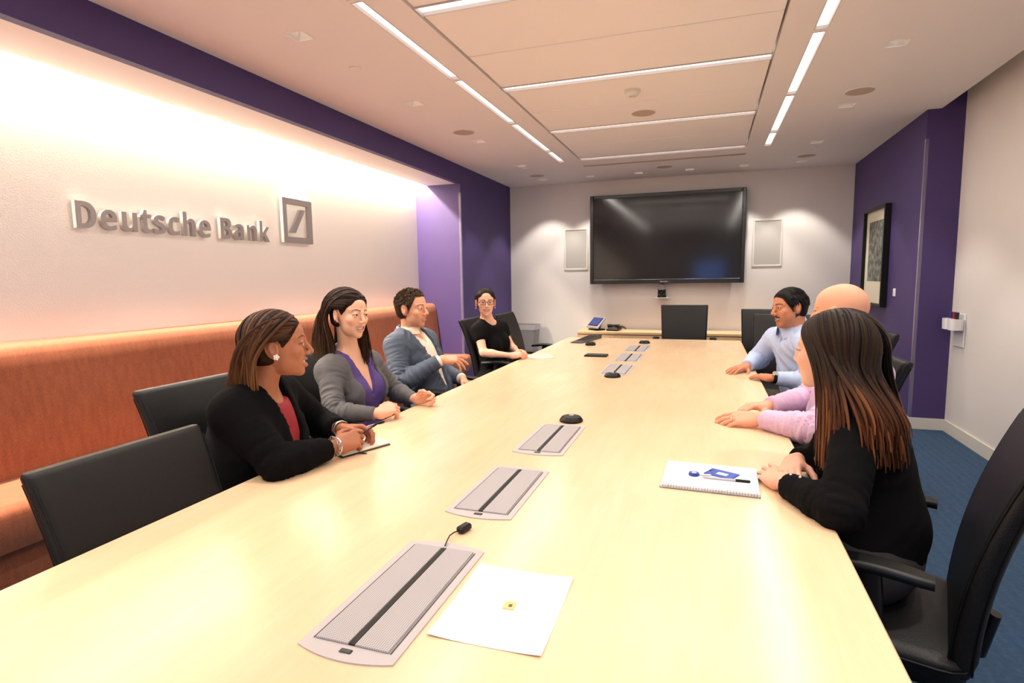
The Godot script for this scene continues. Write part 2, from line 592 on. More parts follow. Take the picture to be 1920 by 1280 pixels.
func ceiling_fittings() -> void:
	var nth := ["first", "second", "third", "fourth", "fifth", "sixth", "seventh"]
	# linear troughs
	for x in [-1.668, 0.567]:
		for u in LINES:
			var side := "the sign wall" if x < 0 else "the picture wall"
			var l: float = u[0] - u[1]
			var t := thing("light_trough", "white recessed light trough nearer %s, %s from the screen wall" % [side, nth[LINES.size() - 1 - LINES.find(u)]], "ceiling light", Vector3(x, CEIL, (u[0] + u[1]) * 0.5), 0, "ceiling light troughs toward " + side)
			var f := MB.new()
			for s in [-1, 1]:
				f.box(Vector3(s * 0.0335, 0.012, 0), Vector3(0.004, 0.03, l), 0.0008)
				f.box(Vector3(0, 0.012, s * (l * 0.5 - 0.002)), Vector3(0.063, 0.03, 0.004), 0.0008)
			part("frame", f, M.alu, t)
			part("lens", one_box(Vector3(0, 0.022, 0), Vector3(0.062, 0.006, l - 0.008)), M.lens, t)
	for z in CROSS:
		var t := thing("light_bar", "white recessed light bar crossing the ceiling panels, %s from the screen wall" % nth[CROSS.size() - 1 - CROSS.find(z)], "ceiling light", Vector3(-0.545, CEIL, z), 0, "light bars across the ceiling panels")
		var f := MB.new()
		for s in [-1, 1]:
			f.box(Vector3(0, 0.014, s * 0.0455), Vector3(1.79, 0.03, 0.005), 0.0008)
			f.box(Vector3(s * 0.8935, 0.014, 0), Vector3(0.005, 0.03, 0.086), 0.0008)
		part("frame", f, M.alu, t)
		part("lens", one_box(Vector3(0, 0.022, 0), Vector3(1.78, 0.006, 0.085)), M.lens, t)
	# the lamp strip of the cove
	var cv := thing("cove_strip", "thin lamp strip hidden in the slot above the sign wall", "cove light", Vector3(-3.441, 2.66, -2.92))
	part("channel", one_box(Vector3(0, 0.012, 0), Vector3(0.036, 0.02, 7.14), 0.002), M.alu, cv)
	part("lamp", one_box(Vector3(0, 0.0, 0), Vector3(0.03, 0.006, 7.1)), glow(Color(1.0, 0.9, 0.75), 1.2), cv)
	# square downlights
	var spots := down_spots()
	for p in spots:
		var rowname := "back wall" if p.y < -7.5 else ("sign wall" if p.x < 0 else "picture wall")
		var n := 0
		for q in spots:
			if (p.y < -7.5 and q.y < -7.5 and q.x > p.x) or (p.y > -7.5 and q.x == p.x and q.y < p.y and q.y > -7.5):
				n += 1
		var t := thing("downlight", "small square ceiling downlight along the %s, %s from the %s" % [rowname, nth[n], "picture wall" if p.y < -7.5 else "screen wall"], "downlight", Vector3(p.x, CEIL, p.y), 0, "downlights along the " + rowname)
		var f := MB.new()
		for s in [-1, 1]:
			f.box(Vector3(s * 0.058, -0.001, 0), Vector3(0.01, 0.004, 0.126), 0.001)
			f.box(Vector3(0, -0.001, s * 0.058), Vector3(0.106, 0.004, 0.01), 0.001)
		part("trim_ring", f, M.ceil, t)
		var r := MB.new()
		for k in 4:
			var b := Basis(Vector3.UP, k * PI / 2)
			r.quad(b * Vector3(-0.055, 0, 0.055), b * Vector3(0.055, 0, 0.055), b * Vector3(0.022, 0.06, 0.022), b * Vector3(-0.022, 0.06, 0.022))
		part("reflector", r, M.reflector, t)
		part("lamp", one_box(Vector3(0, 0.062, 0), Vector3(0.044, 0.006, 0.044)), M.bulb, t)
		var l := SpotLight3D.new()
		l.name = numbered("downlight_lamp")
		l.light_color = WARM
		l.light_energy = DOWN_E * (1.25 if p.y < -7.5 else 1.0)
		l.spot_angle = 43.0
		l.spot_angle_attenuation = 0.35
		l.spot_range = 8.0
		l.spot_attenuation = 2.0
		l.light_size = 0.03
		l.shadow_enabled = true
		add_child(l)
		l.position = Vector3(p.x, CEIL - 0.004, p.y)
		l.rotation.x = -PI / 2
	# ceiling speakers, sprinkler caps, smoke detector, air slot
	for p in [[-2.19, -5.09, "in the strip beside the sign wall"], [-0.545, -5.09, "in a ceiling panel behind the smoke detector"], [1.05, -5.09, "in the strip beside the picture wall"], [-2.2, -7.56, "in the corner by the bin"], [-0.55, -7.58, "in front of the black screen"], [1.045, -7.54, "in the corner above the framed picture"]]:
		var y := CEIL + (0.006 if p[0] > -1.4 and p[0] < 0.3 and p[1] > -6.8 else 0.0)
		var t := thing("ceiling_speaker", "round tan speaker grille " + p[2], "speaker", Vector3(p[0], y, p[1]), 0, "round ceiling speakers")
		var f := MB.new()
		f.lathe([Vector2(0.001, -0.006), Vector2(0.09, -0.006), Vector2(0.098, -0.003), Vector2(0.098, 0.001)], 32)
		part("grille", f, M.ceil_grille, t)
		var g := MB.new()
		g.lathe([Vector2(0.098, -0.004), Vector2(0.104, -0.004), Vector2(0.106, 0.0)], 32)
		part("rim", g, M.ceil, t)
	for p in [[-2.185, -3.34, "near the purple band"], [-2.2, -7.03, "toward the bin corner"], [1.055, -7.1, "toward the framed picture"]]:
		var t := thing("sprinkler_cap", "small round sprinkler cover on the ceiling " + p[2], "sprinkler", Vector3(p[0], CEIL, p[1]), 0, "sprinkler covers")
		var f := MB.new()
		f.lathe([Vector2(0.001, -0.007), Vector2(0.036, -0.007), Vector2(0.04, -0.004), Vector2(0.04, 0.0)], 24)
		part("cover", f, M.ceil, t)
		var g := MB.new()
		g.lathe([Vector2(0.041, -0.001), Vector2(0.044, -0.001)], 24)
		part("edge_ring", g, M.ceil, t)
	var sm := thing("smoke_detector", "round cream smoke detector on the ceiling panel", "smoke detector", Vector3(-0.558, CEIL + 0.006, -4.46))
	var f := MB.new()
	f.lathe([Vector2(0.001, -0.045), Vector2(0.03, -0.045), Vector2(0.045, -0.036), Vector2(0.05, -0.02), Vector2(0.058, -0.018), Vector2(0.06, 0.0)], 28)
	part("housing", f, M.trim, sm)
	var g := MB.new()
	for s in [-1, 1]:
		g.box(Vector3(s * 0.012, -0.0455, 0.01), Vector3(0.008, 0.002, 0.008), 0.0008)
	part("indicator", g, M.alu_dark, sm)
	var sl := thing("air_slot", "long thin dark air slot in the ceiling before the screen", "air vent", Vector3(-0.555, CEIL, -7.16))
	var q := MB.new()
	q.box(Vector3(0, 0.05, 0), Vector3(1.84, 0.01, 0.056))
	part("slot_back", q, M.ceil, sl)
	var w := MB.new()
	for s in [-1, 1]:
		w.box(Vector3(0, 0.0, s * 0.031), Vector3(1.87, 0.006, 0.01), 0.001)
	w.box(Vector3(0, 0.02, 0), Vector3(1.84, 0.03, 0.006), 0.001)
	part("blade", w, M.ceil_grille, sl)

# ------------------------------------------------------------------ furniture
func rounded_ring(a: float, b: float, r: float, k := 5) -> Array:
	# rounded rectangle in xz, counter-clockwise seen from above (+y towards the eye)
	var out := []
	var rr := minf(r, minf(a, b) * 0.999)
	for q in 4:
		var cx := (a - rr) * (1.0 if q == 0 or q == 3 else -1.0)
		var cz := (b - rr) * (1.0 if q == 0 or q == 1 else -1.0)
		for i in k:
			var t := (q + float(i) / (k - 1)) * PI / 2
			out.append(Vector2(cx + cos(t) * rr, cz + sin(t) * rr))
	return out

func cushion(mb: MB, rows: Array) -> void:
	# rows: [y, half width, half depth, corner radius, centre z, bend]; stacked rings closed at both ends
	var all := []
	for q in rows:
		var ring := []
		for p in rounded_ring(q[1], q[2], q[3]):
			ring.append(Vector3(p.x, q[0], q[4] + p.y + q[5] * (p.x / maxf(q[1], 0.01)) * (p.x / maxf(q[1], 0.01))))
		all.append(ring)
	mb.grid(all, true, false, true)
	mb.disc(all[0], false)
	mb.disc(all[-1], true)

func back_z(y: float) -> float:
	# side profile of a chair back (y measured from the floor at no lift)
	var t := clampf((y - 0.44) / 0.56, 0.0, 1.0)
	return -0.215 - 0.02 * t - 0.115 * t * t

func make_chair(label: String, at: Vector3, face: Vector3, lift := 0.0) -> Node3D:
	var t := thing("office_chair", label, "chair", at, atan2(face.x, face.z), "black leather swivel chairs round the table")
	if chair_meshes.is_empty():
		build_chair_meshes()
	for q in chair_meshes:
		var o := part(q[0], q[1], q[2], t)
		o.position.y = lift if q[3] else 0.0
		for s in q[4]:
			part(s[0], s[1], s[2], o)
	return t

var chair_meshes := []

func build_chair_meshes() -> void:
	var L := []
	var b := MB.new()
	var rows := []
	for i in 15:
		var f := i / 14.0
		var y := 0.42 + 0.58 * f
		var hw := lerpf(0.222, 0.246, f)
		var ht := 0.030 - 0.005 * f
		if i == 0:
			ht *= 0.6
		rows.append([y, hw, ht, ht * 0.9, back_z(y), 0.028])
	rows.append([1.008, 0.2445, 0.020, 0.019, back_z(1.0) - 0.002, 0.028])
	rows.append([1.013, 0.241, 0.011, 0.0105, back_z(1.0) - 0.003, 0.028])
	cushion(b, rows)
	var seams := MB.new()
	var mid := []
	for i in 15:
		var y := 0.45 + 0.555 * i / 14.0
		mid.append(Vector3(0, y, back_z(y) + 0.0295 - 0.005 * i / 14.0))
	seams.tube(mid, 0.0042, 8)
	var subs := [["seam", seams.mesh(), M.black]]
	for q in [-1, 1]:
		for side in [1, -1]:
			var welt := MB.new()
			var p := []
			for i in 15:
				var f := i / 14.0
				var y := 0.43 + 0.556 * f
				p.append(Vector3(q * lerpf(0.2155, 0.2395, f), y, back_z(y) + side * (0.0235 - 0.005 * f) + 0.0265))
			welt.tube(p, 0.0028, 6)
			subs.append(["piping", welt.mesh(), M.black])
	L.append(["backrest", b.mesh(), M.leather, true, subs])
	var st := MB.new()
	cushion(st, [[0.375, 0.20, 0.20, 0.06, 0.03, 0.0], [0.385, 0.235, 0.235, 0.07, 0.03, 0.0], [0.44, 0.245, 0.245, 0.07, 0.03, 0.0], [0.458, 0.238, 0.238, 0.07, 0.03, 0.0], [0.466, 0.21, 0.21, 0.07, 0.03, 0.0], [0.469, 0.12, 0.12, 0.06, 0.03, 0.0]])
	var sw := MB.new()
	var ring := []
	for p in rounded_ring(0.247, 0.247, 0.07):
		ring.append(Vector3(p.x, 0.44, p.y + 0.03))
	ring.append(ring[0])
	sw.tube(ring, 0.0035, 6, false)
	L.append(["seat", st.mesh(), M.leather, true, [["piping", sw.mesh(), M.black]]])
	for s in [-1, 1]:
		var a := MB.new()
		var pr := []
		for i in 13:
			var f := i / 12.0
			var hw := 0.034 * (1.0 - 0.35 * pow(absf(f * 2 - 1), 4.0))
			var y := 0.668 + 0.016 * sin(f * PI) - 0.012 * f
			var r := []
			for p in rounded_ring(hw, 0.013, 0.011, 4):
				r.append(Vector3(s * 0.285 + p.x, y + p.y, -0.13 + 0.30 * f))
			pr.append(r)
		a.grid(pr, true, false, false)
		a.disc(pr[0], true)
		a.disc(pr[-1], false)
		var ps := MB.new()
		ps.tube([Vector3(s * 0.285, 0.665, 0.0), Vector3(s * 0.287, 0.58, -0.005), Vector3(s * 0.285, 0.46, -0.01), Vector3(s * 0.272, 0.40, 0.0), Vector3(s * 0.2, 0.368, 0.02), Vector3(s * 0.06, 0.362, 0.03)], [0.022, 0.024, 0.025, 0.024, 0.02, 0.018], 10, true, 1.3)
		L.append(["armrest", a.mesh(), M.plastic, true, [["arm_post", ps.mesh(), M.plastic]]])
	var br := MB.new()
	br.tube([Vector3(0, 0.362, 0.0), Vector3(0, 0.36, -0.15), Vector3(0, 0.39, -0.235), Vector3(0, 0.5, -0.262)], [0.03, 0.03, 0.028, 0.02], 10, true, 0.7)
	br.box(Vector3(0, 0.36, 0.03), Vector3(0.2, 0.03, 0.24), 0.008)
	L.append(["back_bracket", br.mesh(), M.plastic, true, []])
	var colm := MB.new()
	colm.lathe([Vector2(0.03, 0.09), Vector2(0.03, 0.22), Vector2(0.02, 0.22), Vector2(0.02, 0.36)], 16)
	L.append(["gas_column", colm.mesh(), M.plastic, false, []])
	var bs := MB.new()
	bs.lathe([Vector2(0.001, 0.075), Vector2(0.045, 0.075), Vector2(0.045, 0.115), Vector2(0.03, 0.12)], 16)
	for k in 5:
		var d := Basis(Vector3.UP, TAU * k / 5)
		bs.tube([d * Vector3(0, 0.098, 0.02), d * Vector3(0, 0.095, 0.15), d * Vector3(0, 0.08, 0.29)], [0.026, 0.022, 0.016], 8, true, 0.7)
	L.append(["star_base", bs.mesh(), M.plastic, false, []])
	for k in 5:
		var d := Basis(Vector3.UP, TAU * k / 5)
		var cs := MB.new()
		for s in [-1, 1]:
			cs.tube([d * Vector3(s * 0.008, 0.03, 0.29), d * Vector3(s * 0.024, 0.03, 0.29)], 0.029, 14)
		cs.tube([d * Vector3(0, 0.085, 0.285), d * Vector3(0, 0.03, 0.29)], 0.009, 8)
		L.append(["caster", cs.mesh(), M.black, false, []])
	chair_meshes = L

func furniture() -> void:
	# ---- table
	var z0 := -0.12
	var z1 := -6.0
	var t := thing("conference_table", "long pale maple boardroom table with square edges", "table", Vector3((LX + RX) * 0.5, 0, (z0 + z1) * 0.5))
	var w := RX - LX
	var l := z0 - z1
	part("tabletop", one_box(Vector3(0, TABLE_Y - 0.022, 0), Vector3(w, 0.044, l), 0.004), M.maple, t)
	var ap := MB.new()
	for s in [-1, 1]:
		ap.box(Vector3(s * 0.5, TABLE_Y - 0.075, 0), Vector3(0.03, 0.06, l - 0.9), 0.002)
	part("apron", ap, M.maple_cab, t)
	for k in [-1, 0, 1]:
		part("pedestal", one_box(Vector3(0, (TABLE_Y - 0.045) * 0.5, k * 2.0), Vector3(0.55, TABLE_Y - 0.045, 0.7), 0.01), M.maple_cab, t)
	flush_boxes()
	# ---- chairs
	make_chair("empty black leather chair pushed against the table, with a centre seam down its back", Vector3(-1.185, 0, -1.10), Vector3(1, 0, 0), -0.075)
	make_chair("black leather chair of the woman in the black cardigan with the open notebook", Vector3(-1.49, 0, -1.62), Vector3(1, 0, 0.02), 0.005)
	make_chair("black leather chair of the woman in the grey cardigan", Vector3(-1.62, 0, -2.42), Vector3(1, 0, -0.12), 0.0)
	make_chair("black leather chair of the man in the blue blazer", Vector3(-1.67, 0, -3.5), Vector3(1, 0, -0.1), -0.01)
	make_chair("black leather chair of the woman wearing glasses", Vector3(-1.605, 0, -4.56), Vector3(1, 0, -0.05), 0.03)
	make_chair("empty black leather chair beside the woman wearing glasses, before the grey bin", Vector3(-1.52, 0, -5.205), Vector3(1, 0, -0.05), 0.035)
	make_chair("empty black leather chair at the table end in front of the low cabinet", Vector3(-0.22, 0, -6.2), Vector3(0.05, 0, 1), 0.05)
	make_chair("empty black leather chair at the far table corner, half hidden by another empty chair", Vector3(0.56, 0, -5.98), Vector3(-0.05, 0, 1), 0.02)
	make_chair("empty black leather chair turned sideways behind the man in the blue shirt", Vector3(0.56, 0, -5.02), Vector3(-0.2, 0, 0.98), 0.03)
	make_chair("black leather chair of the man in the blue shirt", Vector3(0.72, 0, -4.16), Vector3(-0.97, 0, 0.2), 0.0)
	make_chair("black leather chair of the bald man in the lilac shirt", Vector3(0.455, 0, -2.96), Vector3(-1, 0, 0.05), 0.0)
	make_chair("black leather chair of the woman with long dark hair", Vector3(0.475, 0, -1.80), Vector3(-0.95, 0, -0.31), 0.0)
	# ---- banquette along the niche
	var bq := thing("banquette", "long rust orange upholstered bench along the lit sign wall", "bench", Vector3(NICHE + 0.006, 0, -2.6))
	var zc := 0.0
	var len := 7.78
	var bk := MB.new()
	var prof := [Vector2(0.0, 0.40), Vector2(0.272, 0.40), Vector2(0.262, 0.70), Vector2(0.238, 0.97), Vector2(0.228, 1.03), Vector2(0.214, 1.062), Vector2(0.19, 1.078), Vector2(0.0, 1.084)]
	sweep_z(bk, prof, -len * 0.5, len * 0.5)
	part("backrest", bk, M.orange, bq)
	var se := MB.new()
	sweep_z(se, [Vector2(0.0, 0.25), Vector2(0.672, 0.25), Vector2(0.69, 0.30), Vector2(0.70, 0.38), Vector2(0.694, 0.42), Vector2(0.672, 0.443), Vector2(0.63, 0.452), Vector2(0.268, 0.442), Vector2(0.0, 0.442)], -len * 0.5, len * 0.5)
	part("seat", se, M.orange, bq)
	var pl := MB.new()
	pl.box(Vector3(0.32, 0.165, 0), Vector3(0.62, 0.17, len))
	pl.box(Vector3(0.29, 0.04, 0), Vector3(0.56, 0.08, len))
	part("plinth", pl, M.orange, bq)
	# ---- credenza
	var cr := thing("credenza", "low pale maple cabinet under the wall screen", "cabinet", Vector3(-0.4, 0, -8.105))
	var cw := 2.66
	var body := MB.new()
	body.box(Vector3(0, 0.33, -0.01), Vector3(cw - 0.02, 0.5, 0.42), 0.002)
	body.box(Vector3(0, 0.04, -0.02), Vector3(cw - 0.08, 0.08, 0.38))
	part("carcass", body, M.maple_cab, cr)
	part("top", one_box(Vector3(0, 0.606, 0), Vector3(cw, 0.035, 0.46), 0.003), M.maple_cab, cr)
	for k in 5:
		var x0 := -cw * 0.5 + 0.02 + k * (cw - 0.04) / 5
		var dw := (cw - 0.04) / 5 - 0.006
		var d := part("door", one_box(Vector3(x0 + dw * 0.5 + 0.003, 0.335, 0.212), Vector3(dw, 0.488, 0.018), 0.0015), M.maple_cab, cr)
		var kx := x0 + (dw - 0.07 if k % 2 == 0 else 0.08)
		var kn := MB.new()
		kn.lathe([Vector2(0.009, 0), Vector2(0.009, 0.004), Vector2(0.001, 0.004)], 12, Vector3(kx, 0.535, 0.2205), Basis(Vector3.RIGHT, PI / 2))
		part("lock", kn, M.black, d)
		var hd := MB.new()
		hd.tube([Vector3(kx, 0.475, 0.236), Vector3(kx, 0.36, 0.236)], 0.005, 8)
		for yy in [0.465, 0.37]:
			hd.tube([Vector3(kx, yy, 0.22), Vector3(kx, yy, 0.237)], 0.004, 8)
		part("handle", hd, M.chrome, d)
	# ---- bin
	var bn := thing("waste_bin", "grey plastic waste bin with a lighter liner in the corner", "bin", Vector3(-2.55, 0, -8.02))
	var bb := MB.new()
	taper(bb, 0.0, 0.70, 0.155, 0.115, 0.21, 0.15, 0.04)
	part("body", bb, paint(Color8(128, 126, 128), 0.5), bn)
	var rim := MB.new()
	taper(rim, 0.63, 0.705, 0.213, 0.153, 0.219, 0.158, 0.04)
	part("liner", rim, paint(Color8(176, 172, 176), 0.35), bn)

func taper(mb: MB, y0: float, y1: float, a0: float, b0: float, a1: float, b1: float, r: float) -> void:
	var lo := []
	var hi := []
	var inn := []
	var low := []
	for p in rounded_ring(a0, b0, r):
		lo.append(Vector3(p.x, y0, p.y))
	for p in rounded_ring(a1, b1, r):
		hi.append(Vector3(p.x, y1, p.y))
	for p in rounded_ring(a1 - 0.008, b1 - 0.008, r):
		inn.append(Vector3(p.x, y1, p.y))
	for p in rounded_ring(lerpf(a0, a1, 0.3) - 0.008, lerpf(b0, b1, 0.3) - 0.008, r):
		low.append(Vector3(p.x, lerpf(y0, y1, 0.3), p.y))
	mb.grid([lo, hi], true, false, true)
	mb.grid([hi, inn], true, false, true)
	mb.grid([inn, low], true, false, true)
	mb.disc(low, true)
	mb.disc(lo, false)

func sweep_z(mb: MB, prof: Array, za: float, zb: float) -> void:
	# closed outline in xy (counter-clockwise) run along z
	var r0 := []
	var r1 := []
	var p2 := PackedVector2Array()
	for p in prof:
		p2.append(p)
	if Geometry2D.is_polygon_clockwise(p2):
		p2.reverse()
	for p in p2:
		r0.append(Vector3(p.x, p.y, za))
		r1.append(Vector3(p.x, p.y, zb))
	var m := r0.size()
	# smooth across shallow bends, crisp across sharp ones
	for i in m:
		var a: Vector3 = r0[i]
		var b: Vector3 = r0[(i + 1) % m]
		var e: Vector3 = r1[(i + 1) % m]
		var d: Vector3 = r1[i]
		var nf := func(k: int) -> Vector3:
			var q: Vector3 = r0[(k + 1) % m] - r0[(k + m) % m]
			return Vector3(q.y, -q.x, 0).normalized()
		var n0: Vector3 = nf.call(i)
		var np: Vector3 = nf.call((i - 1 + m) % m)
		var nn: Vector3 = nf.call((i + 1) % m)
		var na := (n0 + np).normalized() if n0.dot(np) > 0.6 else n0
		var nb := (n0 + nn).normalized() if n0.dot(nn) > 0.6 else n0
		var k := mb.vert(a, na)
		mb.vert(b, nb)
		mb.vert(e, nb)
		mb.vert(d, na)
		mb.ix.append_array(PackedInt32Array([k, k + 2, k + 1, k, k + 3, k + 2]))
	mb.disc(r1, false)
	mb.disc(r0, true)

func flush_boxes() -> void:
	# cable boxes let into the table top: bowed grey frame, two perforated lids, a brush strip between
	var dots := Image.create(64, 64, false, Image.FORMAT_RGB8)
	dots.fill(Color8(190, 186, 188))
	for y in 8:
		for x in 8:
			dots.fill_rect(Rect2i(x * 8 + 2, y * 8 + 1, 4, 5), Color8(140, 136, 138))
	var perf := tex_mat(dots, 0.5, Vector3.ONE * 28.0, false)
	var spots := [[-0.755, -1.205, "near the printed sheet"], [-1.36, -1.79, "with a cable plug lying at its end"], [-1.935, -2.385, "just before a black microphone puck"], [-3.70, -4.18, "partly under a black microphone puck"], [-4.31, -4.79, "in the middle of the far trio"], [-4.92, -5.37, "closest to the table's far end"]]
	for s in spots:
		var zc: float = (s[0] + s[1]) * 0.5
		var hl: float = (s[0] - s[1]) * 0.5
		var t := thing("cable_box", "grey flush cable box in the table top, " + s[2], "cable box", Vector3(-0.578, TABLE_Y, zc), 0, "flush cable boxes down the table")
		var hw := 0.096
		var poly := PackedVector2Array()
		for i in 13:
			var u := -1.0 + i / 6.0
			poly.append(Vector2(u * hw, -(hl - 0.018) - 0.018 * (1 - u * u)))
		for i in 13:
			var u := 1.0 - i / 6.0
			poly.append(Vector2(u * hw, (hl - 0.018) + 0.018 * (1 - u * u)))
		var up := Transform3D(Basis(Vector3(1, 0, 0), Vector3(0, 0, -1), Vector3(0, 1, 0)), Vector3(0, 0, 0))
		var f := MB.new()
		f.extrude(poly, 0.003, up)
		part("frame", f, M.alu, t)
		var li := hl - 0.036
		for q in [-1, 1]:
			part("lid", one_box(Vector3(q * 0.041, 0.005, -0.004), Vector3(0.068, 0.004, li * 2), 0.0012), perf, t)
			part("slot_shade", one_box(Vector3(q * 0.0785, 0.0031, -0.004), Vector3(0.0028, 0.0008, li * 2)), M.alu_dark, t)  # thin dark strip paints the shade of an open slot beside the lid
		part("brush_strip", one_box(Vector3(0, 0.0045, -0.004), Vector3(0.013, 0.003, li * 2), 0.001), M.black, t)
		var lt := MB.new()
		lt.box(Vector3(0, 0.0035, hl - 0.024), Vector3(0.024, 0.004, 0.011), 0.0018)
		part("latch", lt, M.alu_dark, t)

# ------------------------------------------------------------------ things on the table
func on_table(x: float, z: float) -> Vector3:
	return Vector3(x, TABLE_Y, z)

func ink_sheet(w: int, h: int, rows: Array, ink: float, seed_: int) -> Image:
	# rows of short strokes standing in for print too small and pale to read
	var im := Image.create(w, h, false, Image.FORMAT_RGB8)
	im.fill(Color(0.985, 0.985, 0.985))
	var rng := RandomNumberGenerator.new()
	rng.seed = seed_
	for r in rows:
		var x: int = r[0]
		while x < r[1]:
			var k := rng.randi_range(3, 12)
			im.fill_rect(Rect2i(x, r[2], k, r[3]), Color(ink, ink, ink))
			x += k + rng.randi_range(2, 5)
	return im

func flat_sheet(at: Vector3, w: float, l: float, turn: float, m: Material, label: String, called := "paper_sheet") -> Node3D:
	# a sheet with its printed face up and a little curl at the corners
	var t := thing(called, label, "paper", at, turn)
	var rows := []
	for i in 9:
		var row := []
		for j in 9:
			var u := j / 8.0 - 0.5
			var v := i / 8.0 - 0.5
			row.append(Vector3(u * w, 0.0008 + 0.004 * pow(absf(u * v) * 4.0, 3.0), v * l))
		rows.append(row)
	var mb := MB.new()
	mb.grid(rows, false, false, true)
	part("printed_face", mb, m, t)
	return t

func uv_mat(im: Image, rough := 0.7) -> StandardMaterial3D:
	var m := paint(Color.WHITE, rough)
	m.albedo_texture = ImageTexture.create_from_image(im)
	return m

func table_items() -> void:
	held_pens()
	# printed sheet beside the first cable box, with a tan business card on it
	var lines := []
	for k in 5:
		lines.append([70, 420 - k * 20, 60 + k * 22, 2])
	for k in 9:
		lines.append([80, 440, 190 + k * 20, 1])
	for k in 9:
		lines.append([80, 430, 420 + k * 20, 1])
	var im := ink_sheet(512, 660, lines, 0.62, 5)
	im.rotate_90(CLOCKWISE)
	flat_sheet(on_table(-0.362, -1.0), 0.214, 0.268, 0.015, uv_mat(im), "white printed letter sheet lying by the cable box", "printed_sheet")
	var cd := thing("tan_card", "tiny tan card with a dark mark on the printed sheet", "card", on_table(-0.354, -0.998) + Vector3(0, 0.0012, 0), 0.03)
	part("card", one_box(Vector3(0, 0.0006, 0), Vector3(0.022, 0.0012, 0.026), 0.0002), paint(Color8(240, 208, 130), 0.6), cd)
	part("mark", one_box(Vector3(0.002, 0.0014, 0.001), Vector3(0.007, 0.0006, 0.009), 0.0002), paint(Color8(96, 92, 100), 0.6), cd)
	# plug on a short cable from the first box
	var pg := thing("cable_plug", "black cable plug on a thin lead between two cable boxes", "plug", on_table(-0.574, -1.28), -0.25)
	part("plug_body", one_box(Vector3(0, 0.0095, 0), Vector3(0.024, 0.017, 0.042), 0.005), M.plastic, pg)
	var cb := MB.new()
	var back := Basis(Vector3.UP, 0.25)
	var lead := []
	for p in [Vector3(-0.006, 0.009, 0.019), Vector3(-0.012, 0.011, 0.034), Vector3(-0.016, 0.010, 0.052), Vector3(-0.013, 0.008, 0.072), Vector3(-0.006, 0.0075, 0.10)]:
		lead.append(back * p)
	cb.tube(lead, 0.0017, 8)
	part("lead", cb, M.plastic, pg)
	# microphone pucks
	for p in [[-0.565, -2.455, "standing between the near and far cable boxes"], [-0.567, -3.645, "overlapping a cable box"], [-0.563, -5.58, "nearest the table's far end"]]:
		var t := thing("microphone_puck", "low round black microphone puck " + p[2], "microphone", on_table(p[0], p[1]), 0, "microphone pucks")
		var mb := MB.new()
		mb.lathe([Vector2(0.001, 0.0), Vector2(0.05, 0.0), Vector2(0.053, 0.004), Vector2(0.052, 0.009), Vector2(0.042, 0.022), Vector2(0.034, 0.025), Vector2(0.001, 0.026)], 32)
		part("housing", mb, M.plastic, t)
		var bt := MB.new()
		bt.lathe([Vector2(0.011, 0.0255), Vector2(0.011, 0.0275), Vector2(0.001, 0.0278)], 16, Vector3(0, 0, -0.006))
		part("button", bt, M.alu, t)
	# remote / keypad wedge, mouse-like block, black pad
	var wd := thing("control_panel", "thin dark wedge shaped keypad near the table's far end", "keypad", on_table(-1.15, -5.72), -0.18)
	var q := MB.new()
	q.extrude(PackedVector2Array([Vector2(-0.28, 0), Vector2(0.26, 0), Vector2(0.26, 0.034), Vector2(0.25, 0.038), Vector2(-0.28, 0.008)]), 0.12, Transform3D(Basis(Vector3(0, 0, -1), Vector3.UP, Vector3(-1, 0, 0)), Vector3(0.06, 0, 0)))
	part("casing", q, paint(Color8(62, 58, 58), 0.4), wd)
	for i in 4:
		for j in 2:
			part("key", one_box(Vector3(-0.025 + j * 0.05, 0.0235 - 0.0048 * (i - 1.5), (i - 1.5) * 0.085), Vector3(0.036, 0.005, 0.06), 0.001, Basis(Vector3.RIGHT, 0.0566)), M.black, wd)
	var ms := thing("black_mouse", "small rounded black mouse beside the dark keypad", "mouse", on_table(-1.035, -5.31), 0.3)
	var mm := MB.new()
	cushion(mm, [[0.0, 0.045, 0.032, 0.028, 0, 0], [0.012, 0.05, 0.036, 0.03, 0, 0], [0.026, 0.044, 0.03, 0.027, 0, 0], [0.034, 0.028, 0.018, 0.017, 0, 0]])
	part("shell", mm, M.plastic, ms)
	part("wheel", one_box(Vector3(0.02, 0.034, 0), Vector3(0.014, 0.006, 0.006), 0.002), M.alu_dark, ms)
	var pd := thing("black_folder", "closed black folder lying flat beyond the nearer cable boxes", "folder", on_table(-0.845, -4.58), 0.0)
	var fo := MB.new()
	fo.box(Vector3(0, 0.006, 0), Vector3(0.185, 0.012, 0.1), 0.004)
	part("cover", fo, M.plastic, pd)
	part("flap", one_box(Vector3(0.004, 0.0145, -0.002), Vector3(0.172, 0.005, 0.088), 0.002), M.alu_dark, pd)
	# sheet under the hands of the woman with glasses
	flat_sheet(on_table(-1.29, -4.47), 0.2, 0.26, 0.5, uv_mat(ink_sheet(256, 330, [], 0.8, 6)), "blank cream sheet beside the clasped hands", "note_sheet").get_child(0).material_override = paint(Color8(250, 240, 200), 0.7)
	# spiral notebook with badge, reel and pen
	var nb := thing("spiral_notebook", "white spiral notebook lying before the woman with long hair", "notebook", on_table(0.02, -1.852), -0.03)
	part("page_block", one_box(Vector3(0, 0.006, 0), Vector3(0.28, 0.011, 0.235), 0.001), M.paper, nb)
	part("cover", one_box(Vector3(0, 0.0006, 0), Vector3(0.284, 0.0012, 0.24)), paint(Color8(70, 76, 110), 0.5), nb)
	for k in 34:
		var rg := MB.new()
		var ring := []
		for i in 11:
			var a := TAU * i / 10.0
			ring.append(Vector3(-0.132 + k * 0.008, 0.0065 + sin(a) * 0.0075, 0.117 + cos(a) * 0.0065))
		rg.tube(ring, 0.0011, 5, false)
		part("coil", rg, M.chrome, nb)
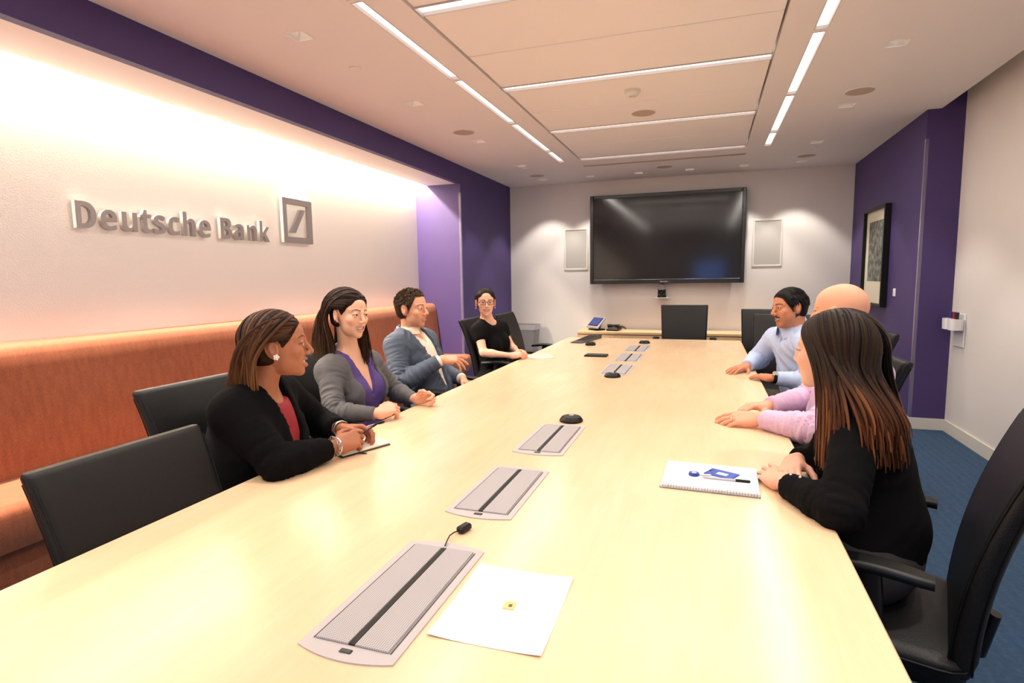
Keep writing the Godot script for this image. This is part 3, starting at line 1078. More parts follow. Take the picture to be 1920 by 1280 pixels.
	var bg := thing("id_badge", "royal blue badge holder lying on the white notebook", "badge", on_table(0.055, -1.875) + Vector3(0, 0.0116, 0), -0.45)
	part("holder", one_box(Vector3(0, 0.002, 0), Vector3(0.092, 0.004, 0.062), 0.0018), paint(Color8(48, 82, 178), 0.35), bg)
	part("window", one_box(Vector3(0.005, 0.0044, 0.006), Vector3(0.034, 0.001, 0.022), 0.0004), paint(Color8(205, 215, 240), 0.3), bg)
	part("slot", one_box(Vector3(-0.037, 0.0044, -0.005), Vector3(0.006, 0.0008, 0.018), 0.0003), paint(Color8(30, 50, 110), 0.4), bg)
	var rl := thing("badge_reel", "round blue badge reel with a clip on the white notebook", "badge reel", on_table(-0.028, -1.845) + Vector3(0, 0.0116, 0), 0.0)
	var rb := MB.new()
	rb.lathe([Vector2(0.001, 0.0), Vector2(0.016, 0.0), Vector2(0.017, 0.003), Vector2(0.015, 0.009), Vector2(0.001, 0.0095)], 24)
	part("reel", rb, paint(Color8(40, 66, 150), 0.3), rl)
	var rc := MB.new()
	rc.lathe([Vector2(0.008, 0.0096), Vector2(0.001, 0.0102)], 18)
	part("cap", rc, paint(Color8(220, 225, 238), 0.3), rl)
	part("strap", one_box(Vector3(0.034, 0.0035, -0.005), Vector3(0.036, 0.002, 0.009), 0.0008, Basis(Vector3.UP, 0.15)), paint(Color8(214, 216, 224), 0.25), rl)
	pen("clear ballpoint pen with black cap lying on the white notebook", on_table(0.066, -1.822) + Vector3(0, 0.0155, 0), Vector3(1, 0, 0.02), 0.14, paint(Color8(196, 196, 200), 0.2), M.plastic)
	# open notebook of the woman in the black cardigan
	var ob := thing("open_notebook", "open cream paged notebook with a dark cover under the bracelet hand", "notebook", on_table(-1.262, -1.83), -0.38)
	part("cover", one_box(Vector3(0, 0.0025, 0), Vector3(0.142, 0.005, 0.214), 0.002), paint(Color8(52, 48, 40), 0.5), ob)
	part("page_block", one_box(Vector3(-0.001, 0.0085, 0), Vector3(0.138, 0.009, 0.21), 0.003), paint(Color8(246, 240, 222), 0.75), ob)
	part("ribbon", one_box(Vector3(0.083, 0.003, 0.03), Vector3(0.03, 0.002, 0.008), 0.0008, Basis(Vector3.UP, 0.5)), M.black, ob)

func held_pens() -> void:
	pen("dark purple pen held between the fingers of the woman in black", Vector3(-1.198, 0.822, -1.825), Vector3(0.55, 0.42, -0.35), 0.075, paint(Color8(52, 34, 66), 0.3), M.plastic)
	pen("black and silver pen held by the woman in black's far hand", Vector3(-1.200, 0.828, -1.862), Vector3(0.8, 0.25, -0.1), 0.085, M.chrome, M.plastic)

func pen(label: String, at: Vector3, dir: Vector3, l: float, barrel: Material, cap: Material) -> Node3D:
	var t := thing("ballpoint_pen", label, "pen", at)
	var d := dir.normalized()
	var a := MB.new()
	a.tube([-d * l * 0.5, -d * (l * 0.5 - 0.012), d * l * 0.2], [0.0015, 0.0038, 0.0038], 8)
	part("barrel", a, barrel, t)
	var b := MB.new()
	b.tube([d * l * 0.2, d * (l * 0.5 - 0.004), d * l * 0.5], [0.0046, 0.0046, 0.003], 8)
	part("cap", b, cap, t)
	return t

# ------------------------------------------------------------------ things on the walls
func letter_mesh(ch: String, font: Font, size: int, px: float, depth: float) -> TextMesh:
	var m := TextMesh.new()
	m.text = ch
	m.font = font
	m.font_size = size
	m.pixel_size = px
	m.depth = depth
	m.horizontal_alignment = HORIZONTAL_ALIGNMENT_LEFT
	m.vertical_alignment = VERTICAL_ALIGNMENT_BOTTOM
	m.curve_step = 1.0
	return m

func screen_glow() -> StandardMaterial3D:
	var m := paint(Color8(20, 24, 40), 0.4)
	m.emission_enabled = true
	m.emission = Color8(70, 92, 180)
	m.emission_energy_multiplier = 0.6
	return m

func wall_items() -> void:
	# raised lettering on the sign wall, read from +x: the text runs along -z
	var font := SystemFont.new()
	font.font_names = PackedStringArray(["Droid Sans"])
	font.font_weight = 600
	var sg := thing("wall_sign", "raised brushed grey two-word lettering on the white lit wall", "sign", Vector3(NICHE, 1.703, -2.318), PI / 2)
	var words := "Deutsche Bank"
	var size := 128
	var total := font.get_string_size(words, HORIZONTAL_ALIGNMENT_LEFT, -1, size).x
	var px := 1.555 / total
	var x := 0.0
	for i in words.length():
		var ch := words[i]
		if ch != " ":
			var lm := letter_mesh(ch, font, size, px, 0.026)
			var o := part("letter", lm, M.steel, sg)
			# the mesh stands on its descent line; drop it to the base line
			o.position = Vector3(x, -font.get_descent(size) * px, 0.034)
			var bb := lm.get_aabb()
			var pins := MB.new()
			pins.tube([Vector3(bb.get_center().x, 0.03, -0.034), Vector3(bb.get_center().x, 0.03, -0.012)], 0.004, 6)
		x += font.get_string_size(words.substr(0, i + 1), HORIZONTAL_ALIGNMENT_LEFT, -1, size).x * px - x
	var lg := thing("wall_logo", "raised grey square outline with a slanted bar beside the lettering", "logo", Vector3(NICHE + 0.02, 1.9, -4.225), PI / 2)
	var fr := MB.new()
	var s := 0.19
	var b := 0.052
	fr.box(Vector3(-s + b * 0.5, 0, 0.015), Vector3(b, s * 2, 0.03), 0.001)
	fr.box(Vector3(s - b * 0.5, 0, 0.015), Vector3(b, s * 2, 0.03), 0.001)
	fr.box(Vector3(0, s - b * 0.5, 0.015), Vector3((s - b) * 2, b, 0.03), 0.001)
	fr.box(Vector3(0, -s + b * 0.5, 0.015), Vector3((s - b) * 2, b, 0.03), 0.001)
	part("square_frame", fr, M.steel, lg)
	var sl := MB.new()
	sl.extrude(PackedVector2Array([Vector2(-0.098, -0.102), Vector2(-0.036, -0.102), Vector2(0.098, 0.102), Vector2(0.036, 0.102)]), 0.03, Transform3D())
	part("slanted_bar", sl, M.steel, lg)
	# wall screen
	var tvz := -8.215
	var tv := thing("wall_screen", "large black flat screen hung on the white back wall", "screen", Vector3(-0.575, 1.895, tvz))
	var tw := 2.055
	var th := 1.235
	var bz := MB.new()
	var fw := 0.048
	for q in [-1, 1]:
		bz.box(Vector3(q * (tw * 0.5 - fw * 0.5), 0, 0), Vector3(fw, th, 0.07), 0.006)
		bz.box(Vector3(0, q * (th * 0.5 - fw * 0.5 * (1.0 if q > 0 else 1.3)), 0), Vector3(tw - fw * 2 + 0.004, fw * (1.0 if q > 0 else 1.3), 0.07), 0.006)
	part("bezel", bz, paint(Color8(24, 23, 23), 0.28), tv)
	part("glass", one_box(Vector3(0, 0, 0.012), Vector3(tw - fw * 2 + 0.01, th - fw * 2 + 0.01, 0.01)), paint(Color8(13, 13, 16), 0.11), tv)
	part("chassis", one_box(Vector3(0, 0, -0.06), Vector3(tw - 0.1, th - 0.1, 0.06), 0.01), M.black, tv)
	part("wall_mount", one_box(Vector3(0, 0, -0.117), Vector3(0.9, 0.5, 0.054)), M.alu_dark, tv)
	var nm := letter_mesh("Panasonic", font, 64, 0.105 / font.get_string_size("Panasonic", HORIZONTAL_ALIGNMENT_LEFT, -1, 64).x, 0.002)
	var no := part("maker_name", nm, M.alu, tv)
	no.position = Vector3(-0.05, -0.602, 0.036)
	# camera under the screen
	var cz := thing("video_camera", "small black video camera on a bracket below the screen", "camera", Vector3(-0.6, 1.08, -8.2))
	part("bracket", one_box(Vector3(0, 0.0, 0), Vector3(0.21, 0.012, 0.14), 0.003), M.steel, cz)
	var hd := MB.new()
	hd.lathe([Vector2(0.001, 0.006), Vector2(0.06, 0.006), Vector2(0.058, 0.03), Vector2(0.045, 0.036), Vector2(0.001, 0.036)], 20)
	part("foot", hd, M.plastic, cz)
	var yk := MB.new()
	for q in [-1, 1]:
		yk.box(Vector3(q * 0.045, 0.075, 0), Vector3(0.014, 0.09, 0.04), 0.004)
	part("yoke", yk, M.plastic, cz)
	var hb := MB.new()
	hb.box(Vector3(0, 0.085, 0.0), Vector3(0.07, 0.066, 0.1), 0.012)
	part("head", hb, M.plastic, cz)
	var ln := MB.new()
	ln.lathe([Vector2(0.024, 0.0), Vector2(0.024, 0.012), Vector2(0.017, 0.012), Vector2(0.001, 0.006)], 18, Vector3(0, 0.088, 0.05), Basis(Vector3.RIGHT, PI / 2))
	part("lens", ln, paint(Color8(10, 10, 14), 0.08), cz)
	part("hanger", one_box(Vector3(0, 0.125, -0.08), Vector3(0.06, 0.26, 0.012)), M.steel, cz)
	part("back_plate", one_box(Vector3(0, 0.02, -0.115), Vector3(0.1, 0.05, 0.08)), M.steel, cz)
	# in-wall speakers
	for p in [[-1.843, 1.785, 0.352, 0.6, "left of the screen, toward the bin corner"], [0.735, 1.797, 0.36, 0.62, "beside the screen, toward the purple picture wall"]]:
		var sp := thing("wall_speaker", "white framed flush wall speaker " + p[4], "speaker", Vector3(p[0], p[1], BACK), 0, "flush speakers beside the screen")
		var f := MB.new()
		for q in [-1, 1]:
			f.box(Vector3(q * (p[2] * 0.5 - 0.011), 0, 0.006), Vector3(0.022, p[3], 0.012), 0.003)
			f.box(Vector3(0, q * (p[3] * 0.5 - 0.011), 0.006), Vector3(p[2] - 0.04, 0.022, 0.012), 0.003)
		part("frame", f, M.trim, sp)
		part("grille", one_box(Vector3(0, 0, 0.003), Vector3(p[2] - 0.04, p[3] - 0.04, 0.006)), M.grille, sp)
	# touch screen and phone on the credenza
	var cy := 0.6235
	var tp := thing("touch_panel", "tilted silver touch panel with a blue screen on the low cabinet", "touch panel", Vector3(-1.5, cy, -8.12), -0.785)
	var tb := Basis(Vector3.RIGHT, -0.8)
	var tc := Vector3(0, 0.105, 0.0)
	part("screen_frame", one_box(tc, Vector3(0.275, 0.2, 0.024), 0.005, tb), paint(Color8(176, 174, 176), 0.35, 0.3), tp)
	part("bezel", one_box(tb * Vector3(-0.008, 0.008, 0.0125) + tc, Vector3(0.235, 0.155, 0.004), 0.001, tb), M.plastic, tp)
	part("screen", one_box(tb * Vector3(-0.008, 0.01, 0.0152) + tc, Vector3(0.215, 0.135, 0.002), 0.0, tb), screen_glow(), tp)
	part("stand", one_box(Vector3(0, 0.055, -0.03), Vector3(0.1, 0.09, 0.04), 0.006, Basis(Vector3.RIGHT, -0.5)), M.plastic, tp)
	part("foot", one_box(Vector3(0.0, 0.011, -0.01), Vector3(0.2, 0.022, 0.16), 0.006), M.plastic, tp)
	var ph := thing("desk_phone", "black desk phone with a coiled cord beside the touch panel", "phone", Vector3(-1.24, cy, -8.1), -0.2)
	part("base", one_box(Vector3(0, 0.02, 0), Vector3(0.17, 0.032, 0.19), 0.008, Basis(Vector3.RIGHT, 0.06)), M.plastic, ph)
	var hs := MB.new()
	hs.tube([Vector3(-0.085, 0.06, 0.02), Vector3(-0.06, 0.068, 0.02), Vector3(0.0, 0.072, 0.02), Vector3(0.06, 0.068, 0.02), Vector3(0.085, 0.06, 0.02)], [0.026, 0.024, 0.015, 0.024, 0.026], 10)
	part("handset", hs, M.plastic, ph)
	var co := MB.new()
	var cp := []
	for i in 90:
		var a := i * 0.9
		var f := i / 89.0
		cp.append(Vector3(0.07 + 0.09 * f, 0.03 + 0.012 * sin(a) + 0.03 * sin(f * PI), 0.06 - 0.09 * f + 0.012 * cos(a)))
	co.tube(cp, 0.003, 5)
	part("coiled_cord", co, M.plastic, ph)
	# framed picture on the purple wall
	var pc := thing("framed_picture", "black framed grey print with a wide cream mount on the purple wall", "picture", Vector3(PURP, 1.553, -7.14), -PI / 2)
	var pf := MB.new()
	var pw := 0.84
	var phh := 1.04
	for q in [-1, 1]:
		pf.box(Vector3(q * (pw * 0.5 - 0.014), 0, 0.03), Vector3(0.028, phh, 0.06), 0.003)
		pf.box(Vector3(0, q * (phh * 0.5 - 0.014), 0.03), Vector3(pw - 0.056, 0.028, 0.06), 0.003)
	part("frame", pf, M.black, pc)
	part("mount", one_box(Vector3(0, 0, 0.02), Vector3(pw - 0.05, phh - 0.05, 0.01)), paint(Color8(214, 206, 186), 0.8), pc)
	var art := Image.create(192, 224, false, Image.FORMAT_RGB8)
	var an := noise(71, 0.03, 4)
	var an2 := noise(72, 0.12, 3)
	for y in 224:
		for xx in 192:
			var g := 0.42 + an.get_noise_2d(xx, y) * 0.25 + an2.get_noise_2d(xx, y) * 0.12
			art.set_pixel(xx, y, Color(g * 0.98, g, g * 0.93))
	var pr := MB.new()
	var hw := 0.27
	pr.grid([[Vector3(-hw, -0.26, 0.0265), Vector3(hw, -0.26, 0.0265)], [Vector3(-hw, 0.38, 0.0265), Vector3(hw, 0.38, 0.0265)]])
	part("print", pr, uv_mat(art, 0.85), pc)
	# light switch
	var ws := thing("light_switch", "small white switch plate on the purple wall beside the picture", "switch", Vector3(PURP, 1.19, -6.47), -PI / 2)
	part("plate", one_box(Vector3(0, 0, 0.004), Vector3(0.075, 0.075, 0.008), 0.003), M.glossy_white, ws)
	part("toggle", one_box(Vector3(0, 0, 0.009), Vector3(0.03, 0.04, 0.006), 0.002), M.trim, ws)
	# marker holder on the white wall
	var mh := thing("marker_holder", "white marker holder with pens on the white wall", "marker holder", Vector3(WHITE_X, 0.92, -5.66), -PI / 2)
	part("back_plate", one_box(Vector3(0, -0.02, 0.006), Vector3(0.2, 0.28, 0.012), 0.006), M.glossy_white, mh)
	for q in [-1, 1]:
		var cupm := MB.new()
		var c0 := []
		var c1 := []
		var c2 := []
		var c3 := []
		for p in rounded_ring(0.055, 0.045, 0.03):
			c0.append(Vector3(p.x + q * 0.058, -0.015, 0.058 + p.y))
			c1.append(Vector3(p.x * 1.05 + q * 0.058, 0.075, 0.058 + p.y * 1.05))
			c2.append(Vector3(p.x * 0.97 + q * 0.058, 0.075, 0.058 + p.y * 0.97))
			c3.append(Vector3(p.x * 0.95 + q * 0.058, 0.0, 0.058 + p.y * 0.95))
		cupm.grid([c0, c1], true, false, true)
		cupm.grid([c1, c2], true, false, true)
		cupm.grid([c2, c3], true, false, true)
		cupm.disc(c0, false)
		cupm.disc(c3, true)
		part("cup", cupm, M.glossy_white, mh)
	var k := 0
	for pcol in [[Color8(30, 60, 150), "blue"], [Color8(24, 24, 26), "black"], [Color8(160, 34, 44), "red"], [Color8(20, 20, 22), "dark"], [Color8(40, 40, 44), "slim black"]]:
		var mk := thing("marker_pen", pcol[1] + " capped marker standing in the white wall holder", "marker", Vector3(WHITE_X - 0.058 + 0.008 * (k % 2), 0.925, -5.735 + k * 0.036), 0, "markers in the wall holder")
		var mt := MB.new()
		mt.tube([Vector3(0, 0, 0), Vector3(0.004, 0.075, 0.004)], 0.009, 10)
		part("barrel", mt, M.glossy_white, mk)
		var mc := MB.new()
		mc.tube([Vector3(0.004, 0.07, 0.004), Vector3(0.006, 0.125, 0.006)], 0.0105, 10)
		part("cap", mc, paint(pcol[0], 0.35), mk)
		k += 1

# ------------------------------------------------------------------ people: smooth fields meshed as surface nets
class Sdf:
	var kind := PackedInt32Array()      # 0 tapered capsule, 1 ellipsoid
	var op := PackedInt32Array()        # 0 join, 1 carve
	var a := PackedVector3Array()
	var b := PackedVector3Array()
	var ra := PackedFloat32Array()
	var rb := PackedFloat32Array()
	var k := PackedFloat32Array()
	var bas := []                       # ellipsoid axes
	var rr := PackedVector3Array()
	var il := PackedFloat32Array()
	var turned := PackedByteArray()
	var planes := []                    # [origin, normal, reach]
	var post = null
	func cap(p: Vector3, q: Vector3, r0: float, r1: float, kk := 0.03, o := 0) -> void:
		kind.append(0); op.append(o); a.append(p); b.append(q - p); ra.append(r0); rb.append(r1 - r0); k.append(kk); bas.append(Basis()); rr.append(Vector3.ONE); il.append(1.0 / maxf((q - p).length_squared(), 1e-9)); turned.append(0)
	func ell(c: Vector3, r: Vector3, bs := Basis(), kk := 0.03, o := 0) -> void:
		kind.append(1); op.append(o); a.append(c); b.append(Vector3.ZERO); ra.append(0.0); rb.append(0.0); k.append(kk); bas.append(bs.transposed()); rr.append(r); il.append(0.0); turned.append(0 if bs.is_equal_approx(Basis()) else 1)
	func one(i: int, p: Vector3) -> float:
		var pa := p - a[i]
		if kind[i] == 0:
			var ba := b[i]
			var h := clampf(pa.dot(ba) / maxf(ba.length_squared(), 1e-9), 0.0, 1.0)
			return (pa - ba * h).length() - ra[i] - rb[i] * h
		var bb: Basis = bas[i]
		var l := bb * pa
		var r := rr[i]
		var q := l / r
		var k0 := q.length()
		var k1 := (q / r).length()
		if k1 < 1e-6:
			return -minf(r.x, minf(r.y, r.z))
		return k0 * (k0 - 1.0) / k1
	func ev(p: Vector3, list: PackedInt32Array, plain := false) -> float:
		var d := 1e3
		for i in list:
			var e: float
			var pa := p - a[i]
			if kind[i] == 0:
				var ba := b[i]
				var t := clampf(pa.dot(ba) * il[i], 0.0, 1.0)
				e = (pa - ba * t).length() - ra[i] - rb[i] * t
			else:
				if not turned[i]:
					pa /= rr[i]
				else:
					var bb: Basis = bas[i]
					pa = (bb * pa) / rr[i]
				var k0 := pa.length()
				e = k0 * (k0 - 1.0) / maxf((pa / rr[i]).length(), 1e-6)
			var kk := k[i]
			if op[i] == 0:
				var h := maxf(kk - absf(d - e), 0.0) / kk
				d = minf(d, e) - h * h * kk * 0.25
			else:
				e = -e
				var h := maxf(kk - absf(d - e), 0.0) / kk
				d = maxf(d, e) + h * h * kk * 0.25
		if plain:
			return d
		for pl in planes:
			var v: Vector3 = p - pl[0]
			if v.length() < pl[2]:
				d = maxf(d, v.dot(pl[1]))
		if post != null:
			d = post.call(p, d)
		return d
	func bounds(pad: float) -> AABB:
		var lo := Vector3.ONE * 1e3
		var hi := -lo
		for i in kind.size():
			if op[i] == 1:
				continue
			var m: float = maxf(ra[i], ra[i] + rb[i]) if kind[i] == 0 else maxf(rr[i].x, maxf(rr[i].y, rr[i].z))
			for q in [a[i], a[i] + b[i]]:
				lo = lo.min(q - Vector3.ONE * m)
				hi = hi.max(q + Vector3.ONE * m)
		return AABB(lo - Vector3.ONE * pad, hi - lo + Vector3.ONE * pad * 2)
	func mesh_into(mb: MB, cell: float, tint: Callable, disp = null, relax := 0) -> void:
		var bx := bounds(cell * 2)
		var B := 6
		var n := Vector3i((bx.size / (cell * B)).ceil()) * B
		var nx := n.x + 1
		var ny := n.y + 1
		var nz := n.z + 1
		var F := PackedFloat32Array()
		F.resize(nx * ny * nz)
		F.fill(1e9)
		var I := PackedInt32Array()
		I.resize(nx * ny * nz)
		I.fill(-1)
		var blocks := []
		var half := cell * B * 0.5
		var rad := half * 1.7321
		var sy := nx
		var sz := nx * ny
		for bz in n.z / B:
			for by in n.y / B:
				for bxx in n.x / B:
					var c := bx.position + Vector3(bxx, by, bz) * (cell * B) + Vector3.ONE * half
					var list := PackedInt32Array()
					var dm := 1e3
					var ds := PackedFloat32Array()
					for i in kind.size():
						var e := one(i, c)
						ds.append(e)
						if op[i] == 0:
							dm = minf(dm, e)
					if dm > rad + 0.03:
						continue
					for i in kind.size():
						if op[i] == 0:
							if ds[i] < dm + rad * 2.0 + k[i]:
								list.append(i)
						elif ds[i] < rad + k[i]:
							list.append(i)
					if absf(ev(c, list, true)) > rad * 1.3 + 0.012:
						continue
					blocks.append(Vector3i(bxx, by, bz) * B)
					for z in range(bz * B, bz * B + B + 1):
						for y in range(by * B, by * B + B + 1):
							var at := z * sz + y * sy
							for x in range(bxx * B, bxx * B + B + 1):
								if F[at + x] > 1e8:
									F[at + x] = ev(bx.position + Vector3(x, y, z) * cell, list)
		var base := mb.v.size()
		var V := PackedVector3Array()
		var off := [0, 1, sy, sy + 1, sz, sz + 1, sz + sy, sz + sy + 1]
		var ed := [[0, 1], [2, 3], [4, 5], [6, 7], [0, 2], [1, 3], [4, 6], [5, 7], [0, 4], [1, 5], [2, 6], [3, 7]]
		var cor := [Vector3(0, 0, 0), Vector3(1, 0, 0), Vector3(0, 1, 0), Vector3(1, 1, 0), Vector3(0, 0, 1), Vector3(1, 0, 1), Vector3(0, 1, 1), Vector3(1, 1, 1)]
		var f := PackedFloat32Array()
		f.resize(8)
		for bk in blocks:
			for z in range(bk.z, bk.z + B):
				for y in range(bk.y, bk.y + B):
					for x in range(bk.x, bk.x + B):
						var g: int = z * sz + y * sy + x
						var neg := 0
						for q in 8:
							f[q] = F[g + off[q]]
							if f[q] < 0:
								neg += 1
						if neg == 0 or neg == 8:
							continue
						var s := Vector3.ZERO
						var m := 0
						for e in ed:
							var u := f[e[0]]
							var w := f[e[1]]
							if (u < 0) != (w < 0):
								var ca: Vector3 = cor[e[0]]
								s += ca.lerp(cor[e[1]], u / (u - w))
								m += 1
						I[g] = V.size()
						V.append(bx.position + (Vector3(x, y, z) + s / m) * cell)
		var T := PackedInt32Array()
		for bk in blocks:
			for z in range(bk.z, bk.z + B):
				for y in range(bk.y, bk.y + B):
					for x in range(bk.x, bk.x + B):
						var g: int = z * sz + y * sy + x
						var d0 := F[g]
						if d0 > 1e8:
							continue
						for ax in 3:
							var st: int = 1 if ax == 0 else (sy if ax == 1 else sz)
							var u: int = sy if ax == 0 else (sz if ax == 1 else 1)
							var w: int = sz if ax == 0 else (1 if ax == 1 else sy)
							var d1 := F[g + st]
							if d1 > 1e8 or (d0 < 0) == (d1 < 0):
								continue
							if g - u - w < 0:
								continue
							var q0 := I[g - u - w]
							var q1 := I[g - w]
							var q2 := I[g]
							var q3 := I[g - u]
							if q0 < 0 or q1 < 0 or q2 < 0 or q3 < 0:
								continue
							if d0 < 0:
								T.append_array(PackedInt32Array([q0, q2, q1, q0, q3, q2]))
							else:
								T.append_array(PackedInt32Array([q0, q1, q2, q0, q2, q3]))
		for it in relax:
			var A := PackedVector3Array()
			A.resize(V.size())
			var W := PackedInt32Array()
			W.resize(V.size())
			for i in range(0, T.size(), 3):
				var p := T[i]
				var q := T[i + 1]
				var r := T[i + 2]
				A[p] += V[q] + V[r]
				A[q] += V[p] + V[r]
				A[r] += V[p] + V[q]
				W[p] += 2
				W[q] += 2
				W[r] += 2
			for i in V.size():
				if W[i] > 0:
					V[i] = V[i].lerp(A[i] / W[i], 0.6)
		var N := normals(V, T)
		if disp != null:
			for i in V.size():
				V[i] += N[i] * float(disp.call(V[i], N[i]))
			N = normals(V, T)
		for i in V.size():
			mb.v.append(V[i])
			mb.n.append(N[i])
			mb.c.append(tint.call(V[i], N[i]))
			mb.uv.append(Vector2.ZERO)
		for t in T:
			mb.ix.append(base + t)
	func normals(V: PackedVector3Array, T: PackedInt32Array) -> PackedVector3Array:
		var N := PackedVector3Array()
		N.resize(V.size())
		for i in range(0, T.size(), 3):
			var p := T[i]
			var q := T[i + 1]
			var r := T[i + 2]
			var nn := (V[r] - V[p]).cross(V[q] - V[p])
			N[p] += nn
			N[q] += nn
			N[r] += nn
		for i in N.size():
			N[i] = N[i].normalized()
		return N

static func lin(c: Color) -> Color:
	return c.srgb_to_linear()

# frame with x to the person's left, y up, z forward
static func frame(fwd: Vector3, up: Vector3) -> Basis:
	var u := up.normalized()
	var x := u.cross(fwd).normalized()
	return Basis(x, u, x.cross(u).normalized())

# ---------------------------------------------------------------- head
func head_field(h: Dictionary) -> Sdf:
	# metres for a head 0.225 tall; x left, y up, z forward, origin between the ears
	var f := Sdf.new()
	var I := Basis()
	var male: float = h.get("male", 0.0)
	var jw: float = h.get("jaw", 1.0)
	var smile: float = h.get("smile", 0.0)
	var open: float = h.get("open", 0.0)
	var fat: float = h.get("fat", 0.0)
	f.ell(Vector3(0, 0.028, -0.014), Vector3(0.074, 0.089, 0.097), I, 0.02)
	f.ell(Vector3(0, 0.045, 0.030), Vector3(0.062, 0.052, 0.058), I, 0.02)
	f.ell(Vector3(0, -0.028, 0.032), Vector3(0.060 + fat * 0.004, 0.070, 0.057), I, 0.02)
	f.ell(Vector3(0, -0.064, 0.030), Vector3((0.048 + 0.005 * male + fat * 0.008) * jw, 0.042, 0.053), I, 0.022)
	f.ell(Vector3(0, -0.098, 0.066), Vector3(0.019 + 0.004 * male, 0.015, 0.017), I, 0.02)
	if fat > 0:
		f.ell(Vector3(0, -0.098, 0.03), Vector3(0.045, 0.028, 0.045) * (0.7 + 0.3 * fat), I, 0.025)
	for s in [-1.0, 1.0]:
		f.ell(Vector3(s * 0.040, -0.024 + 0.004 * smile, 0.064), Vector3(0.021 + fat * 0.004, 0.019, 0.018), I, 0.02)
		f.cap(Vector3(s * 0.012, 0.024, 0.087), Vector3(s * 0.046, 0.026, 0.066), 0.007 + 0.003 * male, 0.007 + 0.002 * male, 0.014)
	for s in [-1.0, 1.0]:
		f.ell(Vector3(s * 0.0315, 0.006, 0.0985), Vector3(0.0195, 0.0115, 0.0145), I, 0.010, 1)
	# nose
	var nz: float = h.get("nose", 1.0)
	f.cap(Vector3(0, 0.016, 0.088), Vector3(0, -0.026, 0.108 + 0.003 * (nz - 1.0) * 10.0), 0.0062 * nz, 0.0098 * nz, 0.012)
	for s in [-1.0, 1.0]:
		f.ell(Vector3(s * 0.0125 * nz, -0.031, 0.0975), Vector3(0.0075, 0.0068, 0.009) * nz, I, 0.006)
		f.ell(Vector3(s * 0.0062 * nz, -0.0395, 0.1025), Vector3(0.0038, 0.004, 0.006), I, 0.002, 1)
	# mouth
	var mw: float = 0.0235 + 0.0075 * smile
	for up in [1.0, -1.0]:
		for j in 6:
			var u0 := -1.0 + j / 3.0
			var u1 := u0 + 1.0 / 3.0
			var r: float = (0.0046 if up > 0 else 0.0056) * h.get("lips", 1.0)
			f.cap(lip_point(u0, up, mw, smile, open), lip_point(u1, up, mw, smile, open), r * (1.0 - 0.45 * u0 * u0), r * (1.0 - 0.45 * u1 * u1), 0.004)
	if open > 0:
		for dz in [0.005, -0.002, -0.008]:
			for j in 6:
				var u0 := (-1.0 + j / 3.0) * 0.88
				var u1 := u0 + 0.88 / 3.0
				var o3 := Vector3(0, 0, dz)
				f.cap(lip_point(u0, 0.0, mw, smile, open) + o3, lip_point(u1, 0.0, mw, smile, open) + o3, open * (1.0 - 0.72 * u0 * u0), open * (1.0 - 0.72 * u1 * u1), 0.0015, 1)
	if h.get("moustache", 0.0) > 0:
		for s in [-1.0, 1.0]:
			f.cap(Vector3(s * 0.003, -0.0470, 0.0955), Vector3(s * 0.024, -0.0515, 0.086), 0.0046, 0.003, 0.004)
	# eyelids round the eyeballs, slit cut through
	var slit: float = h.get("slit", 0.0048)
	for s in [-1.0, 1.0]:
		f.ell(Vector3(s * 0.0315, 0.005, 0.0785), Vector3.ONE * 0.0146, I, 0.005)
		f.ell(Vector3(s * 0.0318, 0.0046, 0.0945), Vector3(0.0132, slit, 0.012), Basis(Vector3.FORWARD, -s * 0.06), 0.0015, 1)
	# ears
	for s in [-1.0, 1.0]:
		var eb := Basis(Vector3.RIGHT, -0.2) * Basis(Vector3.UP, s * 0.35)
		f.ell(Vector3(s * 0.0785, -0.002, -0.010), Vector3(0.0085, 0.031, 0.0185), eb, 0.005)
		f.ell(Vector3(s * 0.088, 0.001, -0.008), Vector3(0.0075, 0.020, 0.0105), eb, 0.004, 1)
		f.ell(Vector3(s * 0.0765, -0.027, -0.003), Vector3(0.0065, 0.009, 0.008), eb, 0.005)
	# top of the neck
	var nr: float = 0.047 + 0.009 * male + 0.008 * fat
	var n0 := Vector3(0, -0.03, -0.025)
	var n1: Vector3 = h.get("neck_to", Vector3(0, -0.17, -0.03))
	f.cap(n0, n0.lerp(n1, 0.55), nr * 0.98, nr * 0.98, 0.02)
	return f

func lip_point(u: float, up: float, mw: float, smile: float, open: float) -> Vector3:
	var lift: float = up * (open * 0.95 * (1.0 - 0.8 * u * u) + (0.0040 if up > 0 else 0.0050) * (1.0 - 0.6 * u * u))
	return Vector3(u * mw, -0.0615 + smile * 0.0115 * u * u - smile * 0.003 + lift, 0.0915 - u * u * (0.012 + 0.006 * smile) - 0.002 * smile - (0.0015 if up < 0 else 0.0))

